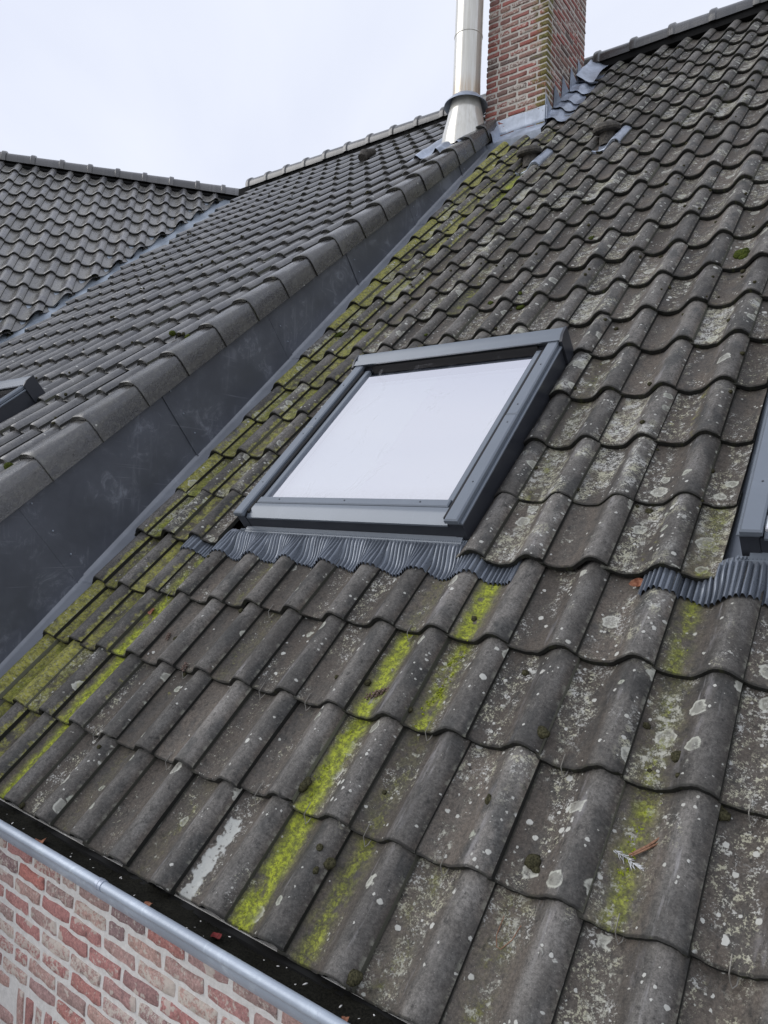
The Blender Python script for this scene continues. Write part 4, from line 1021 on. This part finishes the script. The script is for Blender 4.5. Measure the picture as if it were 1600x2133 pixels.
def cone(name, u, v, L, r, rz, lab, cat, n_=26):
    q = random.Random(int(u * 50)); mb = MB(); mb.tube([(0, -L * .62, 0), (0, -L / 2, 0), (0, L / 2, .002)], .0018, 6)
    for i in range(n_):
        b = i / n_; a = i * 2.4; vs, fs = blob(i, r * .45 * (1 - abs(b - .5) * .6), 1, 1, .2)
        c = Vector((math.cos(a) * r * .6, (b - .5) * L, math.sin(a) * r * .6)); mb.add([c + x_ for x_ in vs], fs)
    tag(link(name, mb.mesh(name, 80), MT['seed'], None, on_roof(u, v, r * .8, rz)), lab, cat)
cone('seed_cone', 7.33, 2.27, .075, .011, -1.0, 'long dry alder catkin lying across the algae streak', 'catkin', 34)
cone('seed_cluster', 2.14, 2.42, .032, .009, .5, 'dry seed cluster in a trough, the upper of two on the lower slope', 'seeds', 14)
cone('seed_cluster', 3.2, 2.06, .034, .010, 0.2, 'dry seed cluster hanging over a tile nose, the lower of two', 'seeds', 16)
mb = MB(); mb.tube([(0, -.045, .004), (.004, 0, .007), (0, .045, .006)], [.0022, .003, .0018], 6); mb.tube([(.004, -.04, .004), (.008, .0, .006), (.012, .03, .01)], [.0018, .0025, .0015], 6); mb.tube([(0, .04, .006), (.012, .052, .008)], .0016, 5)
tag(link('twig', mb.mesh('twig'), MT['twig'], None, on_roof(11.40, 1.60, .003, -.75)), 'short split brown twig lying beside a white feather tuft', 'twig')
mb = MB(); mb.tube([(-.05, 0, .004), (.0, .004, .006), (.05, 0, .005)], .0008, 5); q = random.Random(5)
for i in range(40):
    x_ = -.048 + .096 * i / 39 + q.uniform(-.002, .002); L = q.uniform(.006, .019) * (1 - abs(x_) / .075); s = 1 if q.random() < .72 else -1
    if q.random() < .2: continue
    mb.tube([(x_, .002, .005), (x_ + .006, s * L * .5, .007), (x_ + .016, s * L + q.uniform(-.003, .003), .005 + q.uniform(0, .004))], [.0009, .0011, .0004], 4)
tag(link('feather', mb.mesh('feather'), MT['feather'], None, on_roof(11.24, 1.46, .002, -.35) @ Matrix.Scale(.75, 4)), 'small ragged white feather lying on a near tile', 'feather')
mb = MB(); mb.tube([(-.016, .03, .004), (-.014, -.01, .003), (-.004, -.03, .003), (.006, -.03, .003), (.02, -.005, .004), (.026, .028, .006)], .0011, 5)
tag(link('wire_hook', mb.mesh('wire_hook'), MT['twig'], None, on_roof(10.25, .74, .002, -.1)), 'loose rusty wire hook lying in a trough near the gutter', 'wire')
# sludge and leaves in the gutter
mb = MB(); q = random.Random(3)
def slud(a, b): x_ = -.4 + 4.2 * a; return Vector((x_, -.093 + .105 * b, -.026 + .006 * math.sin(x_ * 9 + b * 4) + q.uniform(-.003, .004)))
grid_sheet(mb, 260, 8, slud)
o = link('gutter_sludge', mb.mesh('gutter_sludge', 80), MT['sludge'], None); tag(o, 'black wet sludge filling the gutter', 'sludge', None, 'stuff')
for x_, y_, mat, rz, L, lab in ((.66, -.055, 'leaf', .9, .05, 'rust-brown leaf in the gutter sludge, the farthest one'), (1.19, -.060, 'leaf', .2, .034, 'small curled brown leaf in the gutter, just past the seam'), (1.42, -.035, 'leaf_red', 1.2, .040, 'dark red leaf half sunk in the gutter sludge'), (1.83, -.055, 'leaf', .5, .024, 'scrap of brown leaf in the nearest stretch of gutter')):
    tag(link('leaf', leafmesh(L, L * .32, int(x_ * 10)), MT[mat], None, T((x_, y_, -.019)) @ Matrix.Rotation(rz, 4, 'Z')), lab, 'leaf', 'leaves in the gutter')
mb = MB()
for i in range(46):
    x_ = q.uniform(.3, 2.2); vs, fs = blob(i, q.uniform(.001, .0028), .5, 1); L = q.uniform(1, 3); a = q.uniform(0, 3)
    Rm = Matrix.Rotation(a, 3, 'Z'); c = Vector((x_, q.uniform(-.085, .0), -.018)); mb.add([c + Rm @ Vector((p_.x * L, p_.y, p_.z)) for p_ in vs], fs)
o = link('gutter_crumbs', mb.mesh('gutter_crumbs', 80), MT['mortar'], None); tag(o, 'pale crumbs scattered over the black gutter sludge', 'debris', None, 'stuff')
